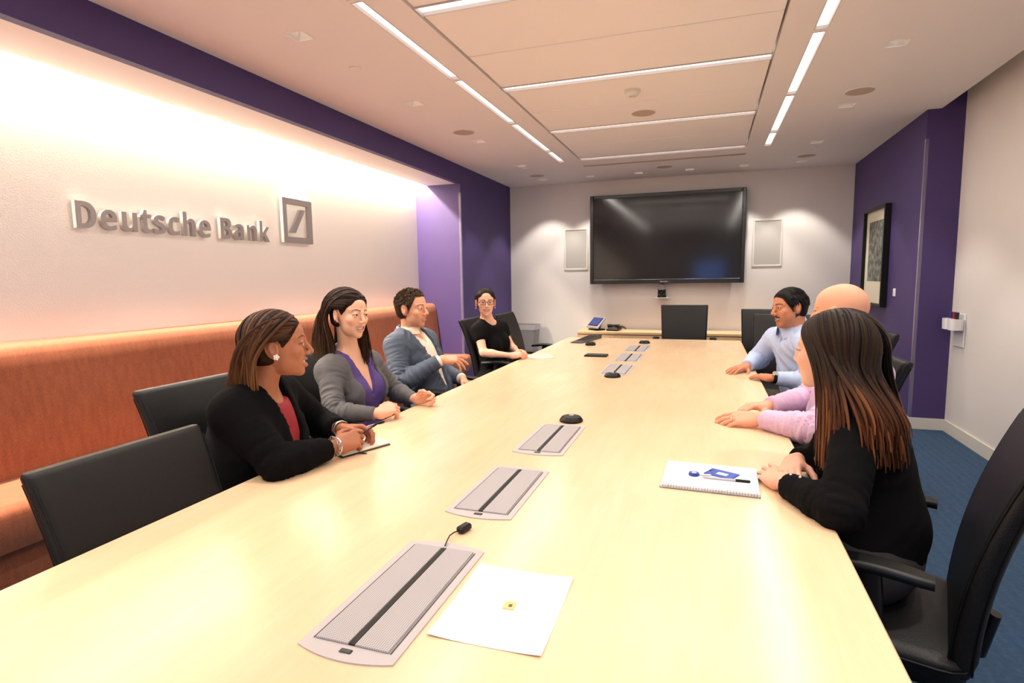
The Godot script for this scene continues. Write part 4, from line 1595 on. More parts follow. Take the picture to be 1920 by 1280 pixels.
func head_tint(q: Vector3, h: Dictionary, skin: Color) -> Color:
	var c := skin
	var smile: float = h.get("smile", 0.0)
	var open: float = h.get("open", 0.0)
	var mw: float = 0.0235 + 0.0075 * smile
	# flush of cheeks and nose tip
	for s in [-1.0, 1.0]:
		var e := (q - Vector3(s * 0.045, -0.028, 0.065)).length()
		c = c.lerp(Color(skin.r * 1.06, skin.g * 0.86, skin.b * 0.82), 0.5 * exp(-e * e / 0.0006))
	# beard shadow or moustache: hair colour on the lower face
	var beard: float = h.get("beard", 0.0)
	var hair: Color = h.get("brow_color", Color(0.03, 0.02, 0.015))
	if beard > 0 and q.z > 0.0 and q.y < -0.03:
		var w := clampf((-0.040 - q.y) / 0.02, 0, 1) * clampf((q.z - 0.005) / 0.03, 0, 1)
		c = c.lerp(hair, beard * w)
	# lips
	if q.z > 0.06 and absf(q.x) < mw * 1.15:
		var best := 1e3
		for up in [1.0, -1.0]:
			for j in 13:
				best = minf(best, (q - lip_point(-1.0 + j / 6.0, up, mw, smile, open)).length())
		if best < 0.0068:
			c = c.lerp(h.get("lip_color", Color(skin.r * 0.95, skin.g * 0.6, skin.b * 0.6)), clampf((0.0068 - best) / 0.002, 0, 1))
		if open > 0:
			for j in 13:
				var u := (-1.0 + j / 6.0) * 0.86
				if absf(q.x - u * mw) < 0.003:
					var m := lip_point(u, 0.0, mw, smile, open)
					if absf(q.y - m.y) < open * (1.0 - 0.72 * u * u) * 1.05 and q.z < m.z - 0.001:
						c = Color(0.10, 0.02, 0.02)
	if h.get("moustache", 0.0) > 0:
		var mx := absf(q.x)
		if mx < 0.028 and q.z > 0.07 and absf(q.y + 0.0475 + mx * 0.22) < 0.0062 - mx * 0.07:
			c = hair
	# brows and lash line
	if q.z > 0.05:
		for s in [-1.0, 1.0]:
			var x: float = q.x * s
			if x > 0.011 and x < 0.053:
				var t := (x - 0.011) / 0.042
				var yb: float = 0.0255 + 0.0065 * sin(t * 2.1) - 0.0045 * t * t * 1.4 + h.get("brow_up", 0.0) * (1.0 - absf(t - 0.45))
				var th: float = h.get("brow", 0.0038) * (1.0 - 0.55 * t)
				if absf(q.y - yb) < th:
					c = c.lerp(hair, 0.85)
			var slit: float = h.get("slit", 0.0048)
			var ex := (x - 0.0318) / 0.0150
			if absf(ex) < 1.0:
				var top := 0.0046 + slit * sqrt(1.0 - ex * ex)
				if q.y > top - 0.0016 and q.y < top + 0.0022:
					c = c.lerp(hair, h.get("lash", 0.75))
	# cropped scalp
	if h.has("scalp"):
		var g := scalp_edge(q, h)
		if g < 0.004:
			c = c.lerp(h["scalp"], clampf((0.004 - g) / 0.006, 0, 1))
	return c

func scalp_edge(q: Vector3, h: Dictionary) -> float:
	# below zero where hair grows
	var hl: Array = h.get("hairline", [0.012, -0.03, 0.66, 0.0])
	var g: float = (q.z - hl[0] - hl[2] * (q.y - hl[1])) * 0.83
	var x := absf(q.x)
	g += hl[3] * exp(-pow((x - 0.045) / 0.014, 2.0))
	var nape := (-0.062 - q.y)
	var behind := -0.035 - q.z * 0.2
	g = maxf(g, nape)
	# ear window
	if absf(q.x) > 0.045:
		var e := 1.0 - sqrt(pow((q.y + 0.003) / 0.036, 2.0) + pow((q.z + 0.012) / 0.024, 2.0))
		g = maxf(g, e * 0.026)
		if q.z > 0.0:
			g = maxf(g, -0.024 - q.y)
	return g

func add_eyes(mb: MB, h: Dictionary, X: Transform3D) -> void:
	var gaze: Vector3 = h.get("gaze", Vector3(0, 0, 1))
	for s in [-1.0, 1.0]:
		var c := Vector3(s * 0.0315, 0.005, 0.0785)
		var z := gaze.normalized()
		var x := Vector3.UP.cross(z).normalized()
		var B := Basis(x, z.cross(x), z)
		var rings := [0.0, 0.2, 0.21, 0.47, 0.49, 0.8, 1.2, 1.6]
		var cols := [Color(0.004, 0.004, 0.004), Color(0.004, 0.004, 0.004), h.get("iris", Color(0.06, 0.03, 0.015)), h.get("iris", Color(0.06, 0.03, 0.015)), Color(0.62, 0.58, 0.56), Color(0.66, 0.62, 0.6), Color(0.6, 0.5, 0.48), Color(0.5, 0.4, 0.38)]
		var rows := []
		for t in rings:
			var r := []
			for j in 14:
				var a := TAU * j / 14
				r.append(X * (c + B * Vector3(sin(t) * cos(a), sin(t) * sin(a), cos(t)) * 0.0128))
			rows.append(r)
		mb.row_cols = cols
		mb.grid(rows, true, false, false)
		mb.row_cols = []
	if h.get("open", 0.0) > 0 and h.get("teeth", true):
		var smile: float = h.get("smile", 0.0)
		var mw: float = 0.0235 + 0.0075 * smile
		var up := []
		var lo := []
		for j in 13:
			var u := (-1.0 + j / 6.0) * 0.8
			var p := lip_point(u, 0.0, mw, smile, h.open)
			up.append(X * (p + Vector3(0, h.open * 1.15, -0.0035)))
			lo.append(X * (p + Vector3(0, -h.open * h.get("teeth_drop", 0.55) * (1 - u * u), -0.0028)))
		mb.row_cols = [Color(0.72, 0.69, 0.62), Color(0.72, 0.69, 0.62)]
		mb.grid([lo, up], false, false, false)
		mb.row_cols = []
	mb.col = Color(1, 1, 1)

# ---------------------------------------------------------------- hands
func hand_field(w: Vector3, f: Vector3, back: Vector3, right: bool, o: Dictionary, from: Vector3) -> Sdf:
	# w wrist, f along the fingers, back out of the back of the hand, from: the elbow
	var s: float = o.get("s", 1.0)
	var S := Sdf.new()
	var z := f.normalized()
	var y := (back - z * back.dot(z)).normalized()
	var x := y.cross(z) * (-1.0 if right else 1.0)       # towards the thumb
	x = -x
	var P := func(v: Vector3) -> Vector3:
		return w + (x * v.x + y * v.y + z * v.z) * s
	S.cap(w + (from - w).normalized() * 0.05, w, 0.026 * s, 0.0235 * s, 0.012)
	var kx := [0.0285, 0.0095, -0.0095, -0.0275]
	var kz := [0.088, 0.092, 0.087, 0.078]
	for i in 4:
		S.cap(P.call(Vector3(kx[i] * 0.55, -0.001, 0.008)), P.call(Vector3(kx[i], 0.001, kz[i])), 0.0165 * s, 0.0108 * s, 0.012)
	S.cap(P.call(Vector3(0.018, -0.008, 0.016)), P.call(Vector3(0.032, -0.008, 0.052)), 0.016 * s, 0.012 * s, 0.012)
	S.cap(P.call(Vector3(-0.02, -0.009, 0.016)), P.call(Vector3(-0.026, -0.008, 0.055)), 0.014 * s, 0.011 * s, 0.012)
	var len3 := [[0.043, 0.026, 0.021], [0.047, 0.030, 0.022], [0.043, 0.028, 0.022], [0.034, 0.021, 0.019]]
	var curl: Array = o.get("curl", [[0.35, 0.4, 0.25], [0.4, 0.45, 0.25], [0.45, 0.45, 0.3], [0.5, 0.45, 0.3]])
	var spread: float = o.get("spread", 0.06)
	for i in 4:
		var p: Vector3 = P.call(Vector3(kx[i], 0.001, kz[i]))
		var yaw := spread * (1.5 - i)
		var ang := 0.0
		var r := 0.0092 - 0.0006 * (1 if i == 3 else 0)
		for j in 3:
			ang += curl[i][j]
			var d := (z * cos(ang) - y * sin(ang)) * cos(yaw) + x * sin(yaw)
			var q: Vector3 = p + d * len3[i][j] * s
			S.cap(p, q, r * s, (r - 0.0008) * s, 0.0035)
			r -= 0.0008
			p = q
	var tp: Array = o.get("thumb", [Vector3(0.7, -0.25, 0.66), Vector3(0.42, -0.25, 0.87), Vector3(0.25, -0.25, 0.93)])
	var t0: Vector3 = P.call(Vector3(0.022, -0.007, 0.020))
	var tl := [0.042, 0.032, 0.026]
	var tr := [0.0128, 0.0105, 0.0096, 0.0080]
	for j in 3:
		var dv: Vector3 = tp[j]
		var d := (x * dv.x + y * dv.y + z * dv.z).normalized()
		var q: Vector3 = t0 + d * tl[j] * s
		S.cap(t0, q, tr[j] * s, tr[j + 1] * s, 0.006)
		t0 = q
	return S

# ---------------------------------------------------------------- body
func torso_into(S: Sdf, P: Dictionary, off: float) -> void:
	var J: Dictionary = P.J
	var T: Basis = P.T
	var b: Dictionary = P.build
	var pel: Vector3 = J.pelvis
	var neck: Vector3 = J.neck
	var w: float = b.get("w", 1.0)
	var dp: float = b.get("d", 1.0)
	var O := Vector3.ONE * off
	var at := func(t: float, z: float) -> Vector3:
		return pel.lerp(neck, t) + T.z * z
	S.ell(at.call(0.04, 0.0), Vector3(0.168 * w, 0.125, 0.125 * dp) + O, T, 0.06)
	S.ell(at.call(0.34, 0.012), Vector3((0.132 + b.get("belly", 0.0)) * w, 0.150, (0.098 + b.get("belly", 0.0)) * dp) + O, T, 0.07)
	S.ell(at.call(0.66, 0.004), Vector3(0.156 * w, 0.165, 0.106 * dp) + O, T, 0.07)
	S.cap(J.shL.lerp(J.shR, 0.10) - T.y * 0.018, J.shR.lerp(J.shL, 0.10) - T.y * 0.018, 0.052 + off, 0.052 + off, 0.06)
	var nb: Vector3 = neck + T.y * 0.03 - T.z * 0.015
	S.cap(nb, J.shL - T.y * 0.005, 0.046 + off * 0.8, 0.044 + off, 0.05)
	S.cap(nb, J.shR - T.y * 0.005, 0.046 + off * 0.8, 0.044 + off, 0.05)
	if b.get("bust", 0.0) > 0:
		for s in [-1.0, 1.0]:
			S.ell(at.call(0.62, 0.085) + T.x * s * 0.07, Vector3(0.062, 0.062, 0.05 * b.bust) + O, T, 0.04)

func arm_into(S: Sdf, P: Dictionary, side: String, off: float, off2: float, upper := true, fore := true) -> void:
	var J: Dictionary = P.J
	var r: float = P.build.get("arm", 1.0)
	var sh: Vector3 = J["sh" + side]
	var el: Vector3 = J["el" + side]
	var wr: Vector3 = J["wr" + side]
	if upper:
		S.cap(sh, el, 0.050 * r + off, 0.039 * r + off, 0.03)
	if fore:
		S.cap(el, el.lerp(wr, 0.3), 0.039 * r + off, 0.040 * r + off2, 0.015)
		S.cap(el.lerp(wr, 0.3), wr, 0.040 * r + off2, 0.0245 * minf(r, 1.1) + off2, 0.015)

func legs_into(S: Sdf, P: Dictionary, off: float, low := 1.0) -> void:
	var J: Dictionary = P.J
	for s in ["L", "R"]:
		S.cap(J["hip" + s], J["kn" + s], 0.082 + off, 0.058 + off, 0.05)
		S.cap(J["kn" + s], J["kn" + s].lerp(J["an" + s], low), 0.056 + off, lerpf(0.056, 0.038, low) + off, 0.03)

func neck_into(S: Sdf, P: Dictionary) -> void:
	var X: Transform3D = P.HX
	var nr: float = 0.048 + 0.009 * P.head.get("male", 0.0) + 0.008 * P.head.get("fat", 0.0)
	S.cap(P.J.neck - P.T.y * 0.02, X * Vector3(0, -0.05, -0.026), nr * 1.05, nr * 0.95, 0.035)

var fold_noise := noise(91, 1.0, 1)

func folds(P: Dictionary, amp: float) -> Callable:
	# cloth folds: rings across the sleeves, strongest by the elbow; slack diagonals on the trunk
	var J: Dictionary = P.J
	var segs := []
	for s in ["L", "R"]:
		segs.append([J["sh" + s], J["el" + s], 1])
		segs.append([J["el" + s], J["wr" + s], 0])
	var T: Basis = P.T
	var N := fold_noise
	var ph: float = P.get("seed", 1) * 7.3
	return func(p: Vector3, n: Vector3) -> float:
		var best := 1e3
		var t := 0.0
		var ax := Vector3.UP
		var flip := 0
		for g in segs:
			var ba: Vector3 = g[1] - g[0]
			var h := clampf((p - g[0]).dot(ba) / ba.length_squared(), 0.0, 1.0)
			var d: float = (p - g[0] - ba * h).length()
			if d < best:
				best = d
				t = h
				ax = ba.normalized()
				flip = g[2]
		if best < 0.085:
			var near := exp(-pow(((1.0 - t) if flip == 1 else t) / 0.38, 2.0))
			var q := p * 6.5 + ax * p.dot(ax) * 27.0
			var v := N.get_noise_3d(q.x + ph, q.y, q.z)
			return amp * (0.3 + 1.2 * near) * (1.0 - absf(v) * 2.6) * 0.8
		var l := Vector3(p.dot(T.x), p.dot(T.y), p.dot(T.z))
		var v2 := N.get_noise_3d(l.x * 6.0 + l.y * 4.0 + ph, l.y * 11.0 - absf(l.x) * 8.0, l.z * 6.0)
		return amp * 0.8 * (1.0 - absf(v2) * 2.4)

# ---------------------------------------------------------------- hair
const HC := Vector3(0, 0.028, -0.014)
const HR := Vector3(0.074, 0.089, 0.097)

func scalp(d: Vector3, lift: float) -> Vector3:
	var n := d.normalized()
	return HC + n * (HR + Vector3.ONE * lift)

func lock_path(root: Vector3, leave: Vector3, end: Vector3, lift: float, n1: int, n2: int, droop := 0.35) -> Array:
	# along the skull from root to leave, then falling to end (head-local)
	var pts := []
	var a := root.normalized()
	var b := leave.normalized()
	for i in n1:
		var t := float(i) / (n1 - 1)
		pts.append(scalp(a.slerp(b, t), lift * (0.5 + 0.5 * t)))
	var p1: Vector3 = pts[-1]
	var tan: Vector3 = (p1 - pts[-2]).normalized()
	var l := (end - p1).length()
	var h1 := p1 + tan * l * droop
	var h2 := end + Vector3(0, 1, 0) * l * droop
	for i in range(1, n2 + 1):
		var t := float(i) / n2
		pts.append(p1.bezier_interpolate(h1, h2, end, t))
	return pts

func add_lock(mb: MB, X: Transform3D, pts: Array, w: float, flat: float, c0: Color, c1: Color, mix_at := 0.4, tip := 0.15) -> void:
	var P := []
	var R := []
	var C := []
	for i in pts.size():
		var t := float(i) / (pts.size() - 1)
		P.append(X * pts[i])
		R.append(w * X.basis.x.length() * lerpf(1.0, tip, pow(t, 2.5)) * (0.55 if i == 0 else 1.0))
		C.append(c0.lerp(c1, smoothstep(mix_at, 1.0, t)))
	var out: Vector3 = (X.basis * (pts[0] - HC)).normalized()
	var s := mb.v.size()
	mb.row_cols = C
	mb.tube(P, R, 6, false, flat, out)
	mb.row_cols = []

func hairline_dir(h: Dictionary, side: float, t: float, inset := 0.004) -> Vector3:
	# a point of the hairline, from the crown's front (0) to the temple (1), as a direction from the skull's centre
	var hl: Array = h.get("hairline", [0.012, -0.03, 0.66, 0.0])
	var a := 0.1 + t * 1.45
	var x := HR.x * sin(a) * side
	var y := HC.y + HR.y * cos(a) * 0.86
	var z: float = hl[0] + hl[2] * (y - hl[1]) - inset
	return (Vector3(x, y, z) - HC) / HR

func hair_cap(h: Dictionary, thick: float, extra = null) -> Sdf:
	var S := Sdf.new()
	S.ell(HC + Vector3(0, 0.002, -0.002), HR + Vector3.ONE * thick)
	S.ell(Vector3(0, 0.045, 0.030), Vector3(0.062, 0.052, 0.058) + Vector3.ONE * thick, Basis(), 0.02)
	S.ell(Vector3(0, -0.035, -0.045), Vector3(0.058, 0.045, 0.045) + Vector3.ONE * thick * 0.6, Basis(), 0.03)
	S.post = func(p: Vector3, d: float) -> float:
		var g := scalp_edge(p, h)
		return maxf(d + thick * 0.9 * smoothstep(-0.020, 0.0, g), g)
	return S

# ---------------------------------------------------------------- assembling one person
func local_mesh(S: Sdf, cell: float, tint: Callable, X: Transform3D, mb: MB, disp = null) -> void:
	var t := MB.new()
	S.mesh_into(t, cell, tint, disp)
	var base := mb.v.size()
	for i in t.v.size():
		mb.v.append(X * t.v[i])
		mb.n.append((X.basis * t.n[i]).normalized())
		mb.c.append(t.c[i])
		mb.uv.append(Vector2.ZERO)
	for i in t.ix:
		mb.ix.append(base + i)

func flat_tint(c: Color) -> Callable:
	return func(_p: Vector3, _n: Vector3) -> Color:
		return c

func prepare(P: Dictionary) -> void:
	var J: Dictionary = P.J
	var y: Vector3 = (J.neck - J.pelvis).normalized()
	var x: Vector3 = J.shL - J.shR
	x = (x - y * x.dot(y)).normalized()
	P.T = Basis(x, y, x.cross(y))
	var H: Dictionary = P.head
	var up: Vector3 = H.get("up", Vector3.UP)
	var B := frame(H.face, up)
	var f: Vector3 = H.face.normalized()
	B = Basis(B.x, f.cross(B.x).normalized(), f)
	B = Basis(f, H.get("roll", 0.0)) * B
	H.neck_to = Vector3.ZERO
	P.HX = Transform3D(B.scaled(Vector3.ONE * float(H.get("s", 1.0))) if false else B * Basis.from_scale(Vector3.ONE * float(H.get("s", 1.0))), H.at)
	H.neck_to = P.HX.affine_inverse() * (J.neck - P.T.y * 0.02)
	var fw: Vector3 = P.get("legs", P.T.z)
	fw = Vector3(fw.x, 0, fw.z).normalized()
	var lf := Vector3.UP.cross(fw)
	for s in [["L", 1.0], ["R", -1.0]]:
		J["hip" + s[0]] = J.pelvis + lf * s[1] * 0.088 + Vector3(0, -0.01, 0) + fw * 0.01
		J["kn" + s[0]] = J["hip" + s[0]] + fw * P.get("thigh", 0.42) + lf * s[1] * 0.03 + Vector3(0, -0.02, 0)
		J["an" + s[0]] = Vector3(J["kn" + s[0]].x, 0.10, J["kn" + s[0]].z) + fw * 0.02

func body_part(P: Dictionary) -> MB:
	var mb := MB.new()
	var skin: Color = lin(P.skin)
	var S := Sdf.new()
	torso_into(S, P, -0.006)
	arm_into(S, P, "L", -0.003, -0.003)
	arm_into(S, P, "R", -0.003, -0.003)
	legs_into(S, P, -0.004)
	neck_into(S, P)
	S.mesh_into(mb, 0.014, flat_tint(skin))
	var h: Dictionary = P.head
	var hf := head_field(h)
	local_mesh(hf, 0.0029, func(q: Vector3, _n: Vector3) -> Color: return head_tint(q, h, skin), P.HX, mb)
	add_eyes(mb, h, P.HX)
	for s in ["L", "R"]:
		if P.hands.has(s):
			var o: Dictionary = P.hands[s]
			var hs := hand_field(P.J["wr" + s], o.f, o.back, s == "R", o, P.J["el" + s])
			var hc := Color(skin.r * 1.02, skin.g * 0.94, skin.b * 0.92)
			hs.mesh_into(mb, 0.0033, flat_tint(hc))
	return mb

func cuff_cut(S: Sdf, P: Dictionary, side: String, t: float) -> void:
	# ends a sleeve across the forearm, t along it
	var e: Vector3 = P.J["el" + side]
	var w: Vector3 = P.J["wr" + side]
	S.planes.append([e.lerp(w, t), (w - e).normalized(), 0.10])

func legs_part(P: Dictionary, off := 0.012, low := 0.96) -> MB:
	var mb := MB.new()
	var S := Sdf.new()
	var T: Basis = P.T
	S.ell(P.J.pelvis, Vector3(0.172, 0.11, 0.13) + Vector3.ONE * off * 0.5, T, 0.06)
	legs_into(S, P, off, low)
	S.mesh_into(mb, 0.014, flat_tint(Color.WHITE))
	return mb

func shoes_part(P: Dictionary, right := false) -> MB:
	var mb := MB.new()
	var S := Sdf.new()
	var s := "R" if right else "L"
	var fw: Vector3 = P.get("legs", P.T.z)
	fw = Vector3(fw.x, 0, fw.z).normalized()
	var a: Vector3 = P.J["an" + s]
	a.y = 0.05
	S.cap(a - fw * 0.03, a + fw * 0.1, 0.042, 0.04, 0.02)
	S.cap(a + fw * 0.1 - Vector3(0, 0.01, 0), a + fw * 0.17 - Vector3(0, 0.018, 0), 0.038, 0.028, 0.02)
	S.cap(a, a + Vector3(0, 0.05, 0), 0.042, 0.045, 0.02)
	S.planes.append([Vector3(a.x, 0.003, a.z), Vector3.DOWN, 1.0])
	S.mesh_into(mb, 0.012, flat_tint(Color.WHITE))
	return mb

# a garment on the trunk and arms; V: [top half width, bottom height, lean] opens the front, scoop: [rx, ry, rz, drop]
func top_part(P: Dictionary, o: Dictionary) -> MB:
	var mb := MB.new()
	var S := Sdf.new()
	var off: float = o.get("off", 0.012)
	torso_into(S, P, off)
	for s in ["L", "R"]:
		if o.get("sleeve", 0.95) > 0:
			arm_into(S, P, s, o.get("soff", off), o.get("coff", off * 0.8))
			cuff_cut(S, P, s, o["sleeve" + s] if o.has("sleeve" + s) else o.get("sleeve", 0.95))
		elif o.has("cap"):
			S.cap(P.J["sh" + s], P.J["sh" + s].lerp(P.J["el" + s], o.cap), 0.053 * P.build.get("arm", 1.0) + off, 0.05 * P.build.get("arm", 1.0) + off, 0.03)
	var T: Basis = P.T
	var org: Vector3 = P.J.neck
	var inv := T.transposed()
	var V: Array = o.get("V", [])
	var sc: Array = o.get("scoop", [0.066, 0.06, 0.075, 0.03])
	var hem: float = o.get("hem", -0.55)
	var lap: Array = o.get("lapel", [])
	var nk := S
	nk.ell(org + T.y * (0.055 - sc[3] + 0.03) + T.z * 0.012, Vector3(sc[0], sc[1], sc[2]), T, 0.012, 1)
	if o.has("bulge"):
		for g in o.bulge:
			S.cap(g[0], g[1], g[2], g[3], 0.03)
	var placket: bool = o.get("placket", false)
	S.post = func(p: Vector3, d: float) -> float:
		var q := inv * (p - org)
		var r := d
		if placket and q.z > 0.0 and absf(q.x) < 0.017:
			r -= 0.003
		if not V.is_empty() and q.z > -0.02:
			var t := clampf((q.y - V[1]) / (0.02 - V[1]), -1.0, 1.0)
			var w: float = V[0] * pow(maxf(t, 0.0), V[3] if V.size() > 3 else 1.0) if t > 0 or V[2] <= 0.0 else V[2] * -t
			if V[2] > 0.0 and t > 0:
				w = maxf(w, 0.0)
			var base: float = V[4] if V.size() > 4 else 0.0
			var c := w + base - absf(q.x)
			if t > 0 or V[2] > 0.0:
				if not lap.is_empty() and t > 0.0 and c < 0.0 and c > -lap[0] * (0.35 + 0.65 * t) and absf(t - lap[2]) > 0.025:
					r -= lap[1]
				r = maxf(r, minf(c * 0.85, q.z + 0.02))
		return maxf(r, hem - q.y)
	S.mesh_into(mb, o.get("cell", 0.0085), flat_tint(Color.WHITE), folds(P, o.get("fold", 0.004)), 3)
	return mb

func collar_part(P: Dictionary, r: float, rise: float, leaf: float, gap := 0.5) -> MB:
	# turned-down shirt collar round the neck, pointed leaves in front
	var mb := MB.new()
	var T: Basis = P.T
	var c: Vector3 = P.J.neck + T.y * 0.046 + T.z * 0.008
	var rows := [[], [], [], [], []]
	for j in 41:
		var f := j / 40.0
		var a := lerpf(-PI + gap * 0.5, PI - gap * 0.5, f)     # zero at the back
		var dir := -T.z * cos(a) + T.x * sin(a)
		var fr := pow(absf(a) / PI, 3.0)
		var rad := Vector2(r, r * 1.06)
		var ctr := c + dir * (r + 0.004 * fr)
		var back := cos(a) * 0.5 + 0.5
		var hi := rise * (0.55 + 0.45 * back)
		var drop := leaf * (0.75 + 0.55 * fr)
		var outw := 0.014 + 0.022 * fr
		rows[0].append(ctr - T.y * 0.02)
		rows[1].append(ctr + T.y * hi)
		rows[2].append(ctr + T.y * (hi + 0.004) + dir * 0.005)
		rows[3].append(ctr + T.y * (hi - drop * 0.5) + dir * (outw * 0.75))
		rows[4].append(ctr + T.y * (hi - drop) + dir * outw + T.x * sign(sin(a)) * 0.012 * fr)
	mb.grid(rows, false, false, false)
	return mb

func band(at: Vector3, axis: Vector3, r: float, thick: float, wide: float) -> MB:
	# bracelet or watch strap
	var mb := MB.new()
	var z := axis.normalized()
	var x := z.cross(Vector3(0.2, 0.9, 0.3)).normalized()
	var y := z.cross(x)
	var rows := []
	for j in 24:
		var a := TAU * j / 24
		var d := x * cos(a) + y * sin(a)
		rows.append([at + d * r - z * wide, at + d * (r + thick) - z * wide * 0.8, at + d * (r + thick) + z * wide * 0.8, at + d * r + z * wide])
	mb.grid(rows, true, true, true)
	return mb

func links(at: Vector3, axis: Vector3, r: float) -> MB:
	# chain bracelet of oval links
	var mb := MB.new()
	var z := axis.normalized()
	var x := z.cross(Vector3(0.2, 0.9, 0.3)).normalized()
	var y := z.cross(x)
	for k in 14:
		var a := TAU * k / 14
		var d := x * cos(a) + y * sin(a)
		var t := -x * sin(a) + y * cos(a)
		var u := z if k % 2 == 0 else d
		var ring := []
		for j in 11:
			var b := TAU * j / 10
			ring.append(at + d * r + t * cos(b) * 0.0085 + u * sin(b) * 0.0045)
		mb.tube(ring, 0.0014, 5, false)
	return mb

func cloth(c: Color, rough := 0.85, seed_ := 5) -> StandardMaterial3D:
	var m := bumpy(paint(c, rough), 0.25, 0.035, 0.05, seed_, 2)
	m.rim_enabled = true
	m.rim = 0.12
	m.rim_tint = 0.8
	return m

